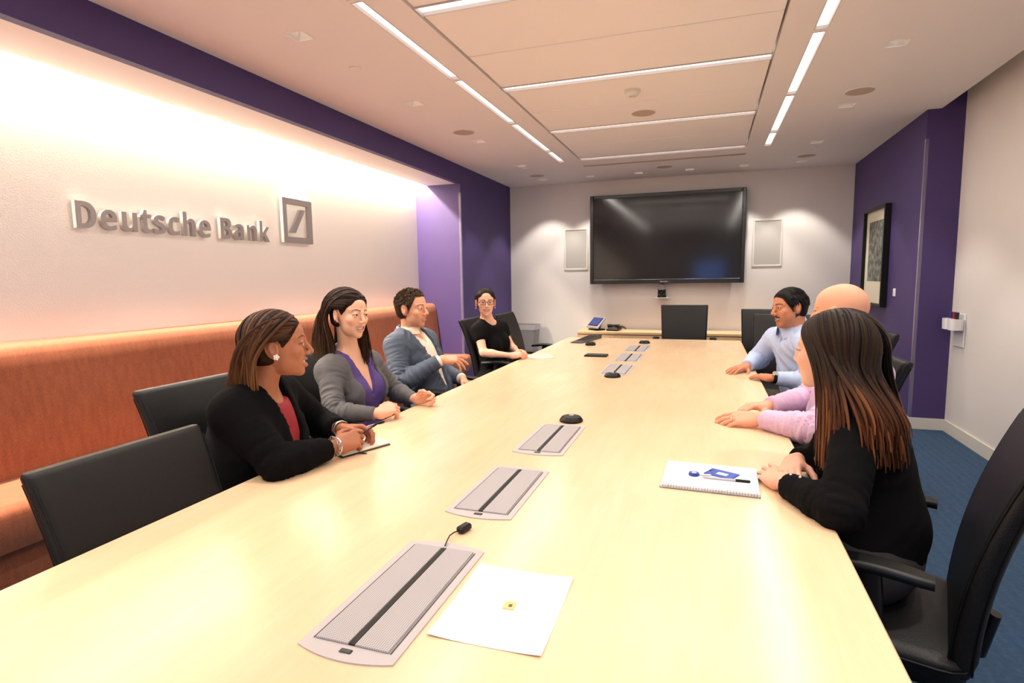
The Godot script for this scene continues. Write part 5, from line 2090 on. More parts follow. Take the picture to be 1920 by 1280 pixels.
# ---------------------------------------------------------------- the seven
func specs() -> Array:
	var out := []
	# 1 black cardigan, open notebook
	out.append({"id": "w1", "seed": 1, "skin": Color8(176, 116, 84), "label": "woman in a black cardigan resting her forearms by an open notebook, holding a pen", "at": Vector3(-1.58, 0, -1.62),
		"J": {"pelvis": Vector3(-1.555, 0.56, -1.60), "neck": Vector3(-1.525, 0.985, -1.625), "shR": Vector3(-1.50, 0.95, -1.475), "shL": Vector3(-1.575, 0.955, -1.79), "elR": Vector3(-1.325, 0.785, -1.475), "wrR": Vector3(-1.25, 0.790, -1.69), "elL": Vector3(-1.51, 0.775, -1.96), "wrL": Vector3(-1.335, 0.805, -1.845)},
		"build": {"w": 1.06, "d": 1.15, "arm": 1.1, "bust": 1.0, "belly": 0.015},
		"head": {"at": Vector3(-1.442, 1.152, -1.642), "face": Vector3(0.80, 0.03, -0.60), "s": 1.0, "smile": 0.75, "open": 0.0068, "lips": 1.25, "nose": 1.06, "lip_color": Color(0.38, 0.12, 0.11), "brow_up": 0.004, "iris": Color(0.02, 0.01, 0.006), "slit": 0.0056, "brow_color": Color(0.03, 0.014, 0.008), "hairline": [0.014, -0.03, 0.62, 0.0]},
		"hands": {"R": {"f": Vector3(0.42, 0.12, -0.9), "back": Vector3(0.55, 0.65, 0.35), "s": 0.95, "curl": [[0.5, 0.9, 0.5], [0.7, 1.0, 0.6], [0.85, 1.1, 0.6], [1.0, 1.1, 0.6]], "thumb": [Vector3(0.75, -0.3, 0.6), Vector3(0.35, -0.45, 0.82), Vector3(0.1, -0.4, 0.9)]},
			"L": {"f": Vector3(0.93, 0.0, -0.32), "back": Vector3(-0.1, 0.85, -0.5), "s": 0.95, "curl": [[0.45, 0.7, 0.4], [0.6, 0.85, 0.5], [0.75, 0.95, 0.5], [0.85, 1.0, 0.5]]}}})
	# 2 grey cardigan over purple
	out.append({"id": "w2", "seed": 2, "skin": Color8(232, 184, 156), "label": "smiling woman with long brown hair in a grey cardigan over a purple top", "at": Vector3(-1.72, 0, -2.45),
		"J": {"pelvis": Vector3(-1.69, 0.56, -2.46), "neck": Vector3(-1.705, 0.985, -2.445), "shR": Vector3(-1.715, 0.952, -2.285), "shL": Vector3(-1.70, 0.945, -2.615), "elR": Vector3(-1.605, 0.775, -2.17), "wrR": Vector3(-1.40, 0.780, -2.20), "elL": Vector3(-1.60, 0.77, -2.71), "wrL": Vector3(-1.405, 0.775, -2.555)},
		"build": {"w": 0.9, "d": 0.92, "arm": 0.92, "bust": 0.9},
		"head": {"at": Vector3(-1.662, 1.211, -2.395), "face": Vector3(0.97, -0.03, 0.24), "roll": -0.04, "s": 0.97, "smile": 1.0, "open": 0.0062, "slit": 0.0036, "iris": Color(0.03, 0.02, 0.012), "brow_color": Color(0.035, 0.02, 0.014), "lip_color": Color(0.62, 0.22, 0.2), "hairline": [0.008, -0.03, 0.64, -0.008]},
		"hands": {"R": {"f": Vector3(0.55, 0.22, -0.8), "back": Vector3(0.25, 0.8, 0.5), "s": 0.9, "curl": [[0.7, 0.8, 0.4], [0.8, 0.9, 0.5], [0.9, 0.9, 0.5], [0.95, 0.9, 0.5]]},
			"L": {"f": Vector3(0.9, 0.12, -0.35), "back": Vector3(-0.3, 0.5, -0.8), "s": 0.9, "curl": [[0.9, 1.2, 0.6], [1.0, 1.2, 0.6], [1.0, 1.2, 0.6], [1.0, 1.2, 0.6]], "thumb": [Vector3(0.8, -0.1, 0.55), Vector3(0.5, -0.55, 0.65), Vector3(0.2, -0.7, 0.6)]}}})
	# 3 blue blazer, gesturing
	out.append({"id": "m1", "seed": 3, "skin": Color8(226, 166, 136), "label": "man in a blue-grey blazer and cream shirt gesturing with an open hand", "at": Vector3(-1.80, 0, -3.45),
		"J": {"pelvis": Vector3(-1.745, 0.56, -3.43), "neck": Vector3(-1.865, 1.0, -3.37), "shR": Vector3(-1.875, 0.965, -3.185), "shL": Vector3(-1.855, 0.96, -3.565), "elR": Vector3(-1.80, 0.735, -3.10), "wrR": Vector3(-1.575, 0.878, -3.235), "elL": Vector3(-1.81, 0.715, -3.70), "wrL": Vector3(-1.57, 0.70, -3.54)},
		"build": {"w": 1.04, "d": 1.02, "arm": 1.1},
		"head": {"at": Vector3(-1.825, 1.188, -3.325), "face": Vector3(0.99, 0.0, 0.08), "s": 1.03, "male": 1.0, "jaw": 1.06, "open": 0.0022, "teeth": false, "nose": 1.1, "beard": 0.22, "iris": Color(0.08, 0.06, 0.04), "brow": 0.0042, "brow_color": Color(0.05, 0.028, 0.016), "lash": 0.4, "lip_color": Color(0.52, 0.22, 0.18), "hairline": [0.012, -0.03, 0.56, 0.012], "scalp": Color(0.05, 0.028, 0.016)},
		"hands": {"R": {"f": Vector3(0.74, -0.06, -0.66), "back": Vector3(0.25, 0.9, 0.35), "s": 1.05, "spread": 0.16, "curl": [[0.15, 0.15, 0.1], [0.4, 0.2, 0.15], [0.62, 0.25, 0.15], [0.8, 0.3, 0.2]], "thumb": [Vector3(0.75, -0.45, 0.5), Vector3(0.5, -0.6, 0.6), Vector3(0.4, -0.6, 0.7)]},
			"L": {"f": Vector3(0.75, -0.5, 0.3), "back": Vector3(0.2, 0.8, -0.4), "s": 1.05}}})
	# 4 glasses, black dress
	out.append({"id": "w3", "seed": 4, "skin": Color8(232, 182, 156), "label": "smiling woman with glasses and tied back hair in a black cap sleeved top", "at": Vector3(-1.72, 0, -4.42),
		"J": {"pelvis": Vector3(-1.69, 0.56, -4.46), "neck": Vector3(-1.72, 1.0, -4.42), "shR": Vector3(-1.745, 0.968, -4.26), "shL": Vector3(-1.665, 0.965, -4.575), "elR": Vector3(-1.675, 0.795, -4.19), "wrR": Vector3(-1.455, 0.775, -4.215), "elL": Vector3(-1.575, 0.79, -4.60), "wrL": Vector3(-1.455, 0.785, -4.39)},
		"build": {"w": 0.88, "d": 0.92, "arm": 0.9, "bust": 0.85}, "legs": Vector3(1, 0, 0.1),
		"head": {"at": Vector3(-1.705, 1.186, -4.33), "face": Vector3(0.46, -0.02, 0.88), "s": 0.95, "smile": 1.0, "open": 0.006, "slit": 0.0044, "iris": Color(0.025, 0.015, 0.01), "brow_color": Color(0.025, 0.014, 0.01), "lip_color": Color(0.6, 0.22, 0.2), "hairline": [0.004, -0.03, 0.60, -0.014], "scalp": Color(0.02, 0.011, 0.008)},
		"hands": {"R": {"f": Vector3(0.85, 0.1, -0.5), "back": Vector3(0.1, 0.85, 0.5), "s": 0.88, "curl": [[0.5, 0.8, 0.4], [0.55, 0.9, 0.4], [0.6, 0.9, 0.4], [0.65, 0.9, 0.4]]},
			"L": {"f": Vector3(0.85, 0.08, 0.5), "back": Vector3(-0.1, 0.85, -0.5), "s": 0.88, "curl": [[0.5, 0.8, 0.4], [0.55, 0.9, 0.4], [0.6, 0.9, 0.4], [0.65, 0.9, 0.4]]}}})
	# 5 light blue shirt, moustache
	out.append({"id": "m2", "seed": 5, "skin": Color8(196, 132, 98), "label": "man with a moustache in a light blue dress shirt, hands flat on the table", "at": Vector3(0.64, 0, -4.0),
		"J": {"pelvis": Vector3(0.66, 0.56, -4.02), "neck": Vector3(0.535, 1.005, -3.98), "shL": Vector3(0.575, 0.970, -3.775), "shR": Vector3(0.44, 0.955, -4.17), "elL": Vector3(0.60, 0.745, -3.71), "wrL": Vector3(0.38, 0.772, -3.655), "elR": Vector3(0.345, 0.80, -4.27), "wrR": Vector3(0.255, 0.775, -4.07)},
		"build": {"w": 1.08, "d": 1.12, "arm": 1.15, "belly": 0.025},
		"head": {"at": Vector3(0.482, 1.172, -3.91), "face": Vector3(-0.9, -0.05, 0.42), "roll": 0.08, "s": 1.0, "male": 1.0, "fat": 0.6, "smile": 0.8, "open": 0.0045, "slit": 0.0036, "nose": 1.12, "moustache": 1.0, "beard": 0.25, "iris": Color(0.015, 0.008, 0.005), "brow": 0.005, "brow_color": Color(0.012, 0.009, 0.008), "lip_color": Color(0.35, 0.13, 0.11), "hairline": [0.014, -0.03, 0.66, 0.004], "scalp": Color(0.008, 0.007, 0.007)},
		"hands": {"R": {"f": Vector3(-0.62, -0.06, 0.78), "back": Vector3(0, 1, 0.05), "s": 1.02, "curl": [[0.05, 0.15, 0.1], [0.08, 0.15, 0.1], [0.08, 0.15, 0.1], [0.1, 0.15, 0.1]], "spread": 0.1},
			"L": {"f": Vector3(-0.62, -0.02, -0.78), "back": Vector3(0, 1, 0.1), "s": 1.02, "curl": [[0.08, 0.2, 0.15], [0.1, 0.2, 0.15], [0.12, 0.2, 0.15], [0.15, 0.2, 0.15]]}}})
	# 6 bald, lilac shirt
	out.append({"id": "m3", "seed": 6, "skin": Color8(228, 170, 140), "label": "bald man in a lilac dress shirt with folded hands on the table", "at": Vector3(0.66, 0, -2.78),
		"J": {"pelvis": Vector3(0.545, 0.56, -2.86), "neck": Vector3(0.615, 1.015, -2.76), "shL": Vector3(0.62, 0.985, -2.56), "shR": Vector3(0.605, 0.98, -2.96), "elL": Vector3(0.41, 0.785, -2.40), "wrL": Vector3(0.215, 0.782, -2.55), "elR": Vector3(0.47, 0.78, -3.02), "wrR": Vector3(0.27, 0.782, -2.81)},
		"build": {"w": 1.06, "d": 1.05, "arm": 1.12},
		"head": {"at": Vector3(0.545, 1.212, -2.81), "face": Vector3(-0.80, -0.02, -0.60), "s": 1.06, "male": 1.0, "jaw": 1.05, "nose": 1.1, "iris": Color(0.08, 0.08, 0.09), "brow": 0.003, "brow_color": Color(0.14, 0.08, 0.05)},
		"hands": {"L": {"f": Vector3(-0.97, -0.08, -0.1), "back": Vector3(0, 0.9, 0.45), "s": 1.04, "curl": [[0.25, 0.3, 0.2], [0.3, 0.3, 0.2], [0.35, 0.35, 0.2], [0.4, 0.4, 0.2]]},
			"R": {"f": Vector3(-0.86, 0.04, 0.5), "back": Vector3(0, 1, -0.1), "s": 1.04, "curl": [[0.35, 0.5, 0.3], [0.4, 0.5, 0.3], [0.45, 0.5, 0.3], [0.5, 0.5, 0.3]]}}})
	# 7 long dark hair, black cardigan
	out.append({"id": "w4", "seed": 7, "skin": Color8(234, 184, 158), "label": "woman with very long dark hair in a black cardigan, forearms crossed on the table", "at": Vector3(0.56, 0, -1.85),
		"J": {"pelvis": Vector3(0.47, 0.56, -1.86), "neck": Vector3(0.45, 0.985, -1.96), "shL": Vector3(0.405, 0.945, -1.79), "shR": Vector3(0.50, 0.95, -2.11), "elL": Vector3(0.335, 0.775, -1.595), "wrL": Vector3(0.215, 0.772, -1.80), "elR": Vector3(0.43, 0.78, -2.13), "wrR": Vector3(0.262, 0.808, -1.90)},
		"build": {"w": 0.94, "d": 0.95, "arm": 0.98, "bust": 0.9}, "legs": Vector3(-0.95, 0, -0.2),
		"head": {"at": Vector3(0.362, 1.138, -1.955), "face": Vector3(-0.79, 0.0, -0.61), "s": 1.0, "smile": 0.3, "iris": Color(0.03, 0.02, 0.012), "brow_color": Color(0.03, 0.018, 0.012), "lip_color": Color(0.6, 0.24, 0.22), "hairline": [0.0, -0.03, 0.62, 0.0]},
		"hands": {"L": {"f": Vector3(-0.3, -0.03, -0.95), "back": Vector3(-0.5, 0.85, 0.1), "s": 0.9, "curl": [[0.1, 0.2, 0.1], [0.12, 0.2, 0.1], [0.15, 0.2, 0.1], [0.2, 0.2, 0.1]]},
			"R": {"f": Vector3(-0.25, -0.1, 0.96), "back": Vector3(-0.45, 0.88, 0.1), "s": 0.93, "curl": [[0.2, 0.25, 0.15], [0.25, 0.3, 0.2], [0.3, 0.3, 0.2], [0.35, 0.35, 0.2]], "thumb": [Vector3(0.6, -0.4, 0.7), Vector3(0.35, -0.5, 0.8), Vector3(0.2, -0.5, 0.85)]}}})
	return out

func build_person(P: Dictionary) -> Array:
	# returns [name, MB, material key, label]; runs in a worker thread
	prepare(P)
	var out := []
	out.append(["body", body_part(P), "skin", ""])
	var J: Dictionary = P.J
	match P.id:
		"w1":
			out.append(["cardigan", top_part(P, {"off": 0.018, "soff": 0.016, "coff": 0.012, "sleeve": 0.86, "sleeveL": 0.8, "fold": 0.003, "scoop": [0.07, 0.06, 0.09, 0.05], "V": [0.05, -0.33, 0.0, 1.0, 0.006], "bulge": [[J.pelvis + Vector3(-0.02, 0.1, 0.06), J.neck + Vector3(-0.02, -0.12, 0.02), 0.15, 0.13]]}), "black_knit", ""])
			out.append(["blouse", top_part(P, {"cell": 0.012, "off": 0.008, "sleeve": 0.0, "fold": 0.002, "scoop": [0.07, 0.07, 0.1, 0.07]}), "red_cloth", "red blouse showing in the cardigan's neck"])
			out.append(["trousers", legs_part(P), "black_cloth", ""])
		"w2":
			out.append(["cardigan", top_part(P, {"cell": 0.0068, "off": 0.016, "soff": 0.012, "coff": 0.008, "sleeve": 0.96, "fold": 0.0065, "scoop": [0.072, 0.06, 0.09, 0.05], "V": [0.062, -0.5, 0.0, 0.35, 0.035]}), "grey_knit", ""])
			out.append(["dress", top_part(P, {"cell": 0.0068, "off": 0.008, "sleeve": 0.0, "fold": 0.003, "scoop": [0.075, 0.05, 0.085, 0.03], "V": [0.062, -0.185, 0.0, 0.9]}), "purple_cloth", ""])
			out.append(["skirt", legs_part(P, 0.018, 0.15), "purple_cloth", ""])
		"m1":
			out.append(["blazer", top_part(P, {"cell": 0.0072, "off": 0.024, "soff": 0.02, "coff": 0.016, "sleeve": 0.92, "fold": 0.007, "scoop": [0.068, 0.05, 0.085, 0.03], "V": [0.078, -0.40, 0.02, 0.8, 0.004], "lapel": [0.05, 0.005, 0.66]}), "blazer", ""])
			out.append(["shirt", top_part(P, {"placket": true, "off": 0.010, "coff": 0.010, "sleeve": 0.985, "fold": 0.003, "scoop": [0.062, 0.05, 0.07, 0.02], "V": [0.03, -0.07, 0.0, 1.0]}), "cream_shirt", ""])
			out.append(["collar", collar_part(P, 0.070, 0.045, 0.055, 0.7), "cream_shirt", ""])
			out.append(["jeans", legs_part(P), "denim", ""])
		"w3":
			out.append(["top", top_part(P, {"off": 0.010, "sleeve": 0.0, "cap": 0.3, "fold": 0.002, "scoop": [0.078, 0.055, 0.09, 0.045], "cell": 0.009}), "black_cloth", ""])
			out.append(["skirt", legs_part(P, 0.018, 0.15), "black_cloth", ""])
		"m2":
			out.append(["shirt", top_part(P, {"placket": true, "off": 0.016, "soff": 0.02, "coff": 0.012, "sleeve": 0.95, "fold": 0.0075, "scoop": [0.066, 0.05, 0.075, 0.02], "V": [0.028, -0.06, 0.0, 1.0]}), "blue_shirt", ""])
			out.append(["collar", collar_part(P, 0.078, 0.045, 0.06, 0.7), "blue_shirt", ""])
			out.append(["trousers", legs_part(P), "khaki", ""])
		"m3":
			out.append(["shirt", top_part(P, {"placket": true, "off": 0.015, "soff": 0.018, "coff": 0.012, "sleeve": 0.94, "fold": 0.0075, "scoop": [0.066, 0.05, 0.075, 0.02], "V": [0.02, -0.05, 0.0, 1.0]}), "lilac_shirt", ""])
			out.append(["collar", collar_part(P, 0.074, 0.05, 0.055, 0.6), "lilac_shirt", ""])
			out.append(["trousers", legs_part(P), "black_cloth", ""])
		"w4":
			out.append(["cardigan", top_part(P, {"off": 0.018, "soff": 0.016, "coff": 0.012, "sleeve": 0.86, "sleeveR": 0.9, "fold": 0.0028, "scoop": [0.07, 0.06, 0.085, 0.04], "hem": -0.46, "bulge": [[J.pelvis + Vector3(0.03, 0.10, 0.02), J.neck + Vector3(0.02, -0.16, 0.03), 0.11, 0.11]]}), "black_knit", ""])
			out.append(["jeans", legs_part(P), "dark_denim", ""])
	hair_parts(P, out)
	accessories(P, out)
	out.append(["shoe", shoes_part(P, false), "shoe", ""])
	out.append(["shoe", shoes_part(P, true), "shoe", ""])
	return out

func hair_parts(P: Dictionary, out: Array) -> void:
	var h: Dictionary = P.head
	var X: Transform3D = P.HX
	var rng := RandomNumberGenerator.new()
	rng.seed = 100 + P.seed
	var mb := MB.new()
	var cap := Color(0.02, 0.011, 0.007)
	match P.id:
		"w1":
			local_mesh(hair_cap(h, 0.006), 0.004, flat_tint(cap), X, mb)
			for i in 520:
				var u := rng.randf()
				var side := -1.0 if i % 2 == 0 else 1.0
				# parted on the left of the crown, swept back over the ears, ends turned out
				var root := Vector3(0.024 + rng.randf_range(-0.006, 0.006), 0.09, lerpf(0.088, -0.07, u))
				var lv := Vector3(side * lerpf(0.95, 0.35, u), lerpf(0.12, -0.18, u) + rng.randf_range(-0.1, 0.1), lerpf(0.0, -1.0, pow(u, 0.6)))
				var e := Vector3(side * lerpf(0.085, 0.02, u) + rng.randf_range(-0.012, 0.012), -0.125 - rng.randf() * 0.035, lerpf(-0.075, -0.17, u) + rng.randf_range(-0.012, 0.012))
				var hi := rng.randf()
				var c0 := Color(0.02, 0.011, 0.008).lerp(Color(0.12, 0.05, 0.025), pow(hi, 4.0))
				var c1 := Color(0.05, 0.022, 0.012).lerp(Color(0.22, 0.095, 0.04), hi)
				add_lock(mb, X, lock_path(root, lv, e, 0.012 + rng.randf() * 0.016, 9, 7, 0.42), rng.randf_range(0.0035, 0.007), 0.2, c0, c1, 0.3, 0.35)
			for i in 260:
				var t := rng.randf()
				var side := -1.0 if i % 3 > 0 else 1.0
				var lv := Vector3(side * 0.92, lerpf(0.35, -0.05, t) + rng.randf_range(-0.06, 0.06), -0.42 - 0.2 * rng.randf())
				var e := Vector3(side * 0.07, -0.12 - rng.randf() * 0.04, -0.10 - rng.randf() * 0.06)
				var hi := rng.randf()
				add_lock(mb, X, lock_path(hairline_dir(h, side, t, 0.002 + rng.randf() * 0.03), lv, e, 0.010 + rng.randf() * 0.018, 8, 7, 0.35), rng.randf_range(0.0035, 0.0065), 0.2, Color(0.024, 0.013, 0.009).lerp(Color(0.13, 0.052, 0.025), pow(hi, 3.0)), Color(0.04, 0.018, 0.010).lerp(Color(0.18, 0.075, 0.032), hi), 0.3, 0.3)
		"w2":
			local_mesh(hair_cap(h, 0.006), 0.004, flat_tint(cap), X, mb)
			for i in 560:
				var u := rng.randf()
				var side := -1.0 if i % 2 == 0 else 1.0
				var root := Vector3(0.03 + rng.randf_range(-0.005, 0.005), 0.088, lerpf(0.086, -0.07, u))
				var lv := Vector3(side * lerpf(0.97, 0.35, u), lerpf(0.16, -0.12, u), lerpf(0.30 if side > 0 else 0.0, -1.0, pow(u, 0.75)))
				var e := Vector3(side * lerpf(0.105 if side > 0 else 0.08, 0.035, u), (-0.215 if side > 0 else -0.175) - rng.randf() * 0.05, lerpf(0.045 if side > 0 else -0.02, -0.15 if side > 0 else -0.19, u)) + Vector3(rng.randf_range(-0.014, 0.014), 0, rng.randf_range(-0.016, 0.016))
				var hi := rng.randf()
				var c0 := Color(0.022, 0.013, 0.009).lerp(Color(0.045, 0.026, 0.016), hi)
				add_lock(mb, X, lock_path(root, lv, e, 0.012 + rng.randf() * 0.018 + 0.015 * smoothstep(0.1, 0.5, u), 9, 9, 0.42), rng.randf_range(0.0035, 0.0075), 0.2, c0, Color(0.04, 0.022, 0.013).lerp(Color(0.11, 0.055, 0.028), hi * hi), 0.45, 0.3)
			for i in 240:
				var t := rng.randf()
				var side := -1.0 if i % 2 > 0 else 1.0
				var lv := Vector3(side * 0.95, lerpf(0.4, 0.1, t), -0.25 - 0.3 * rng.randf() if side < 0 else 0.15)
				var e := Vector3(side * 0.09, -0.19 - rng.randf() * 0.05, (-0.06 - rng.randf() * 0.09 if side < 0 else 0.03) - rng.randf() * 0.04)
				add_lock(mb, X, lock_path(hairline_dir(h, side, t, 0.002 + rng.randf() * 0.03), lv, e, 0.010 + rng.randf() * 0.020, 8, 8, 0.35), rng.randf_range(0.0035, 0.007), 0.2, Color(0.026, 0.015, 0.010), Color(0.06, 0.032, 0.018), 0.4, 0.3)
		"m1":
			local_mesh(hair_cap(h, 0.008), 0.0035, flat_tint(Color(0.03, 0.017, 0.010)), X, mb)
			for i in 900:
				var d := Vector3(rng.randfn(), absf(rng.randfn()) * 0.9 + 0.02, rng.randfn()).normalized()
				if scalp_edge(scalp(d, 0.0), h) > -0.004:
					continue
				var up := clampf(d.y * 1.2, 0.0, 1.0)
				var l := lerpf(0.010, 0.021, up) * rng.randf_range(0.7, 1.15)
				var p0 := scalp(d, 0.004)
				var dir := (d * 0.25 + Vector3(rng.randf_range(-0.6, 0.6), 0.3 * up - 0.6 * (1.0 - up), 0.9 * up - 0.35)).normalized()
				var p1 := p0 + (d * 0.7 + dir * 0.5).normalized() * l * 0.5
				var p2 := p1 + dir * l * 0.6
				var k := rng.randf()
				add_lock(mb, X, [p0, p1, p2], 0.0062, 0.55, Color(0.035, 0.02, 0.012), Color(0.09, 0.055, 0.033).lerp(Color(0.16, 0.10, 0.06), k * k), 0.2, 0.12)
		"w3":
			local_mesh(hair_cap(h, 0.006), 0.004, flat_tint(Color(0.015, 0.009, 0.007)), X, mb)
			for i in 200:
				var u := rng.randf()
				var side := -1.0 if i % 2 == 0 else 1.0
				var root := Vector3(-0.018 + rng.randf_range(-0.004, 0.004), 0.088, lerpf(0.088, -0.03, u))
				var lv := Vector3(side * lerpf(0.95, 0.3, u), lerpf(0.22, -0.1, rng.randf()), lerpf(-0.15, -0.9, u))
				add_lock(mb, X, lock_path(root, lv, Vector3(0.0, -0.035, -0.115), 0.010 + rng.randf() * 0.006, 8, 3, 0.2), rng.randf_range(0.005, 0.010), 0.16, Color(0.02, 0.012, 0.009), Color(0.032, 0.019, 0.013), 0.4, 0.5)
			for i in 110:
				var t := rng.randf()
				var side := -1.0 if i % 2 > 0 else 1.0
				var lv := Vector3(side * 0.9, lerpf(0.4, 0.05, t), -0.5)
				add_lock(mb, X, lock_path(hairline_dir(h, side, t, 0.002 + rng.randf() * 0.03), lv, Vector3(0.0, -0.03, -0.115), 0.007 + rng.randf() * 0.006, 8, 3, 0.2), rng.randf_range(0.004, 0.008), 0.16, Color(0.022, 0.013, 0.010), Color(0.03, 0.018, 0.012), 0.4, 0.5)
			for i in 24:
				var e := Vector3(rng.randf_range(-0.03, 0.03), -0.20 - rng.randf() * 0.04, -0.12 + rng.randf_range(-0.02, 0.015))
				add_lock(mb, X, lock_path(Vector3(rng.randf_range(-0.1, 0.1), -0.3, -0.9), Vector3(0, -0.5, -1.0), e, 0.018, 3, 7), 0.008, 0.5, Color(0.018, 0.011, 0.008), Color(0.03, 0.017, 0.011), 0.4, 0.3)
		"m2":
			local_mesh(hair_cap(h, 0.008), 0.0035, flat_tint(Color(0.008, 0.007, 0.007)), X, mb)
			for i in 900:
				var d := Vector3(rng.randfn(), absf(rng.randfn()) * 0.9, rng.randfn()).normalized()
				if scalp_edge(scalp(d, 0.0), h) > (-0.016 if d.z > 0.3 else -0.005):
					continue
				var p0 := scalp(d, 0.006)
				var sw := (Vector3(-0.6, 0.1, 0.5) if d.y > 0.5 else Vector3(0, -0.8, -0.4))
				var dir := (sw - d * sw.dot(d)).normalized()
				var p1 := p0 + (dir + d * 0.35) * 0.012
				var p2 := p1 + (dir + d * 0.02) * 0.014
				add_lock(mb, X, [p0, p1, p2], 0.006, 0.45, Color(0.008, 0.007, 0.007), Color(0.014, 0.012, 0.012), 0.3, 0.2)
		"m3":
			return
		"w4":
			local_mesh(hair_cap(h, 0.007), 0.004, flat_tint(cap), X, mb)
			var inv := X.affine_inverse()
			for i in 620:
				var u := rng.randf()
				var side := 1.0 if i % 3 > 0 else -1.0
				var root := Vector3(0.0 + rng.randf_range(-0.004, 0.004), 0.09, lerpf(0.082, -0.075, u))
				var lv := Vector3(side * lerpf(0.98, 0.25, pow(u, 1.2)), lerpf(0.08, -0.2, u), lerpf(0.42, -1.0, pow(u, 0.7)))
				# tips in the world: over the near shoulder and down the back
				var e: Vector3
				if side > 0 and u < 0.25:
					e = Vector3(lerpf(0.315, 0.36, u / 0.25), 0.82 + rng.randf() * 0.11, lerpf(-1.80, -1.72, u / 0.25)) + Vector3(rng.randf_range(-0.018, 0.018), 0, rng.randf_range(-0.015, 0.015))
				elif side > 0:
					var v := (u - 0.25) / 0.75
					e = Vector3(lerpf(0.41, 0.525, v), lerpf(0.86, 0.83, v) + rng.randf() * 0.11, lerpf(-1.69, -1.80, v)) + Vector3(rng.randf_range(-0.018, 0.018), 0, rng.randf_range(-0.02, 0.02))
				else:
					e = Vector3(lerpf(0.42, 0.56, u), lerpf(0.87, 0.85, u) + rng.randf() * 0.05, lerpf(-2.12, -1.88, u))
				var hi := rng.randf()
				var c0 := Color(0.016, 0.010, 0.008).lerp(Color(0.03, 0.018, 0.012), hi)
				var c1 := Color(0.06, 0.02, 0.009).lerp(Color(0.22, 0.075, 0.025), hi * hi)
				add_lock(mb, X, lock_path(root, lv, inv * e, 0.014 + rng.randf() * 0.016 + 0.02 * smoothstep(0.2, 0.7, u), 9, 12, 0.33), rng.randf_range(0.005, 0.010), 0.16, c0, c1, 0.48, 0.2)
	out.append(["hair", mb, "hair", ""])

func accessories(P: Dictionary, out: Array) -> void:
	var X: Transform3D = P.HX
	var J: Dictionary = P.J
	match P.id:
		"w1":
			var ax: Vector3 = J.wrR - J.elR
			out.append(["bracelet", links(J.elR.lerp(J.wrR, 0.955), ax, 0.034), "silver", "silver chain bracelet"])
			out.append(["bangle", band(J.elR.lerp(J.wrR, 1.0), ax, 0.030, 0.003, 0.003), "silver", "thin silver bangle"])
			var al: Vector3 = J.wrL - J.elL
			out.append(["watch", band(J.elL.lerp(J.wrL, 0.93), al, 0.0285, 0.004, 0.010), "silver", "silver wrist watch"])
			var er := MB.new()
			for k in 5:
				var a := TAU * k / 5
				er.ball(X * Vector3(-0.0885, -0.030 + 0.0065 * sin(a), -0.001 + 0.0065 * cos(a)), Vector3.ONE * 0.0045, 8)
			er.ball(X * Vector3(-0.090, -0.030, -0.001), Vector3.ONE * 0.0035, 8)
			out.append(["earring", er, "pearl", "white flower earring"])
		"w2":
			var er := MB.new()
			er.ball(X * Vector3(-0.0865, -0.033, -0.001), Vector3(0.005, 0.008, 0.005), 10)
			out.append(["earring", er, "plastic", "dark stud earring"])
		"w3":
			var g := MB.new()
			for s in [-1.0, 1.0]:
				var ring := []
				for j in 25:
					var a := TAU * j / 24
					var px := signf(cos(a)) * pow(absf(cos(a)), 0.55) * 0.0235
					var py := signf(sin(a)) * pow(absf(sin(a)), 0.55) * 0.0155
					ring.append(X * Vector3(s * 0.033 + px, 0.003 + py, 0.106 - 0.010 * absf(s * 0.033 + px) / 0.05))
				g.tube(ring, 0.0019, 6, false)
				g.tube([X * Vector3(s * 0.056, 0.010, 0.095), X * Vector3(s * 0.074, 0.011, 0.055), X * Vector3(s * 0.081, 0.012, 0.0), X * Vector3(s * 0.080, -0.004, -0.024)], 0.002, 6)
			g.tube([X * Vector3(-0.010, 0.007, 0.105), X * Vector3(0, 0.010, 0.106), X * Vector3(0.010, 0.007, 0.105)], 0.0019, 6)
			out.append(["glasses", g, "plastic", "dark framed glasses"])
			var er := MB.new()
			for s in [-1.0, 1.0]:
				er.ball(X * Vector3(s * 0.082, -0.046, 0.0), Vector3.ONE * 0.005, 8)
			out.append(["earring", er, "pearl", ""])
		"m2":
			var al: Vector3 = J.wrL - J.elL
			var wb := band(J.elL.lerp(J.wrL, 0.985), al, 0.030, 0.004, 0.011)
			out.append(["watch", wb, "plastic", "wrist watch with black strap"])
			var wf := MB.new()
			var up := Vector3(-0.1, 0.85, 0.5)
			up = (up - al.normalized() * up.dot(al.normalized())).normalized()
			var c: Vector3 = J.elL.lerp(J.wrL, 0.985) + up * 0.034
			var bb := Basis(al.normalized(), up, al.normalized().cross(up))
			wf.lathe([Vector2(0.018, -0.004), Vector2(0.018, 0.004), Vector2(0.001, 0.004)], 18, c, bb)
			out.append(["watch_face", wf, "silver", "round silver watch face"])
		"m3":
			var hf: Vector3 = P.hands.L.f.normalized()
			out.append(["ring", band(J.wrL + hf * 0.108 + Vector3(0.0, -0.002, 0.012), hf, 0.0098, 0.0016, 0.0022), "silver", "wedding ring"])
		"w4":
			var bt := MB.new()
			for k in 2:
				bt.ball(J.elL.lerp(J.wrL, 0.62 + k * 0.16) + Vector3(-0.005, 0.045 - 0.006 * k, 0.006), Vector3(0.004, 0.004, 0.004), 8)
			out.append(["button", bt, "pearl", "small pearl sleeve buttons"])

var jobs := []
var made_parts := []

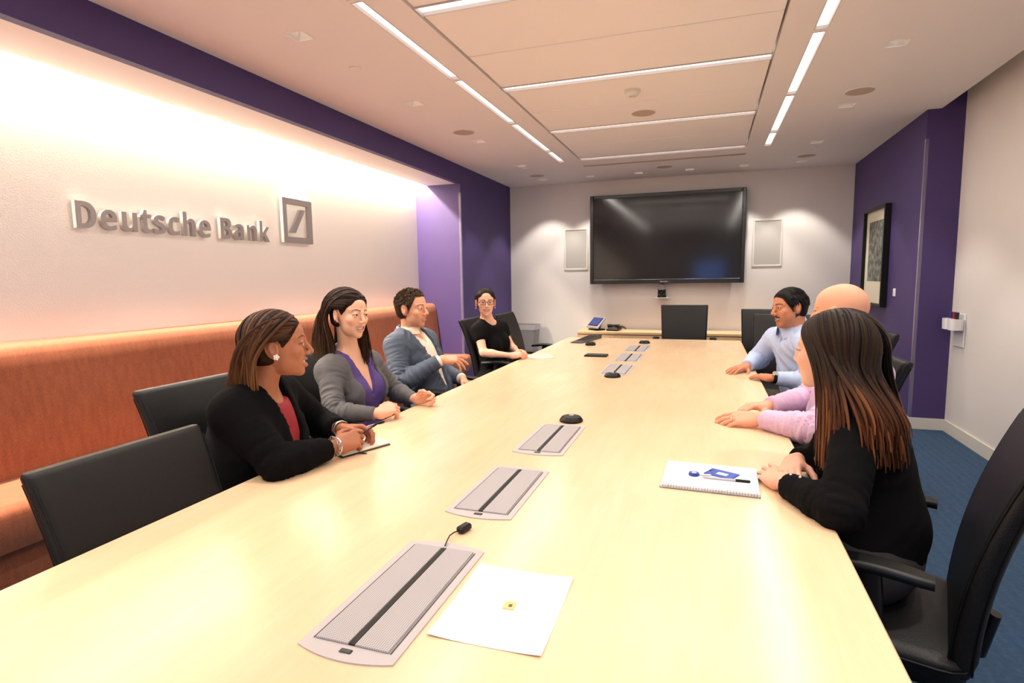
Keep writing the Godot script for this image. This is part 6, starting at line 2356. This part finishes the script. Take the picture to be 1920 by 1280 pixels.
func person_job(i: int) -> void:
	made_parts[i] = build_person(jobs[i])

func people() -> void:
	var pm := {}
	pm.skin = paint(Color.WHITE, 0.58)
	pm.skin.vertex_color_use_as_albedo = true
	pm.skin.subsurf_scatter_enabled = true
	pm.skin.subsurf_scatter_strength = 0.12
	pm.hair = paint(Color.WHITE, 0.5, 0.0, 0.25)
	pm.hair.vertex_color_use_as_albedo = true
	pm.black_knit = cloth(Color8(11, 10, 12), 0.95, 61)
	pm.black_cloth = cloth(Color8(11, 11, 12), 0.85, 62)
	for k in ["black_knit", "black_cloth"]:
		pm[k].rim_enabled = false
		pm[k].metallic_specular = 0.25
	pm.red_cloth = cloth(Color8(150, 22, 36), 0.7, 63)
	pm.grey_knit = cloth(Color8(92, 91, 94), 0.85, 64)
	pm.purple_cloth = cloth(Color8(80, 60, 128), 0.8, 65)
	pm.blazer = cloth(Color8(72, 83, 101), 0.8, 66)
	pm.cream_shirt = cloth(Color8(238, 228, 208), 0.75, 67)
	pm.blue_shirt = cloth(Color8(184, 202, 238), 0.75, 68)
	pm.lilac_shirt = cloth(Color8(214, 182, 212), 0.75, 69)
	pm.denim = cloth(Color8(38, 48, 84), 0.85, 70)
	pm.dark_denim = cloth(Color8(44, 42, 44), 0.85, 71)
	pm.khaki = cloth(Color8(104, 96, 74), 0.85, 72)
	pm.shoe = paint(Color8(24, 22, 22), 0.4)
	pm.silver = paint(Color8(215, 212, 208), 0.2, 0.9)
	pm.pearl = paint(Color8(245, 240, 235), 0.25)
	pm.plastic = M.plastic
	jobs = specs()
	if only_person != "":
		jobs = jobs.filter(func(p): return p.id == only_person)
	made_parts.resize(jobs.size())
	var g := WorkerThreadPool.add_group_task(person_job, jobs.size(), 4, true)
	WorkerThreadPool.wait_for_group_task_completion(g)
	for i in jobs.size():
		var P: Dictionary = jobs[i]
		var t := thing("person", P.label, "person", P.at)
		for q in made_parts[i]:
			var o := part(q[0], q[1], pm[q[2]], t)
			o.position = -P.at
			if q[3] != "":
				o.set_meta("label", q[3])

var only_person := ""
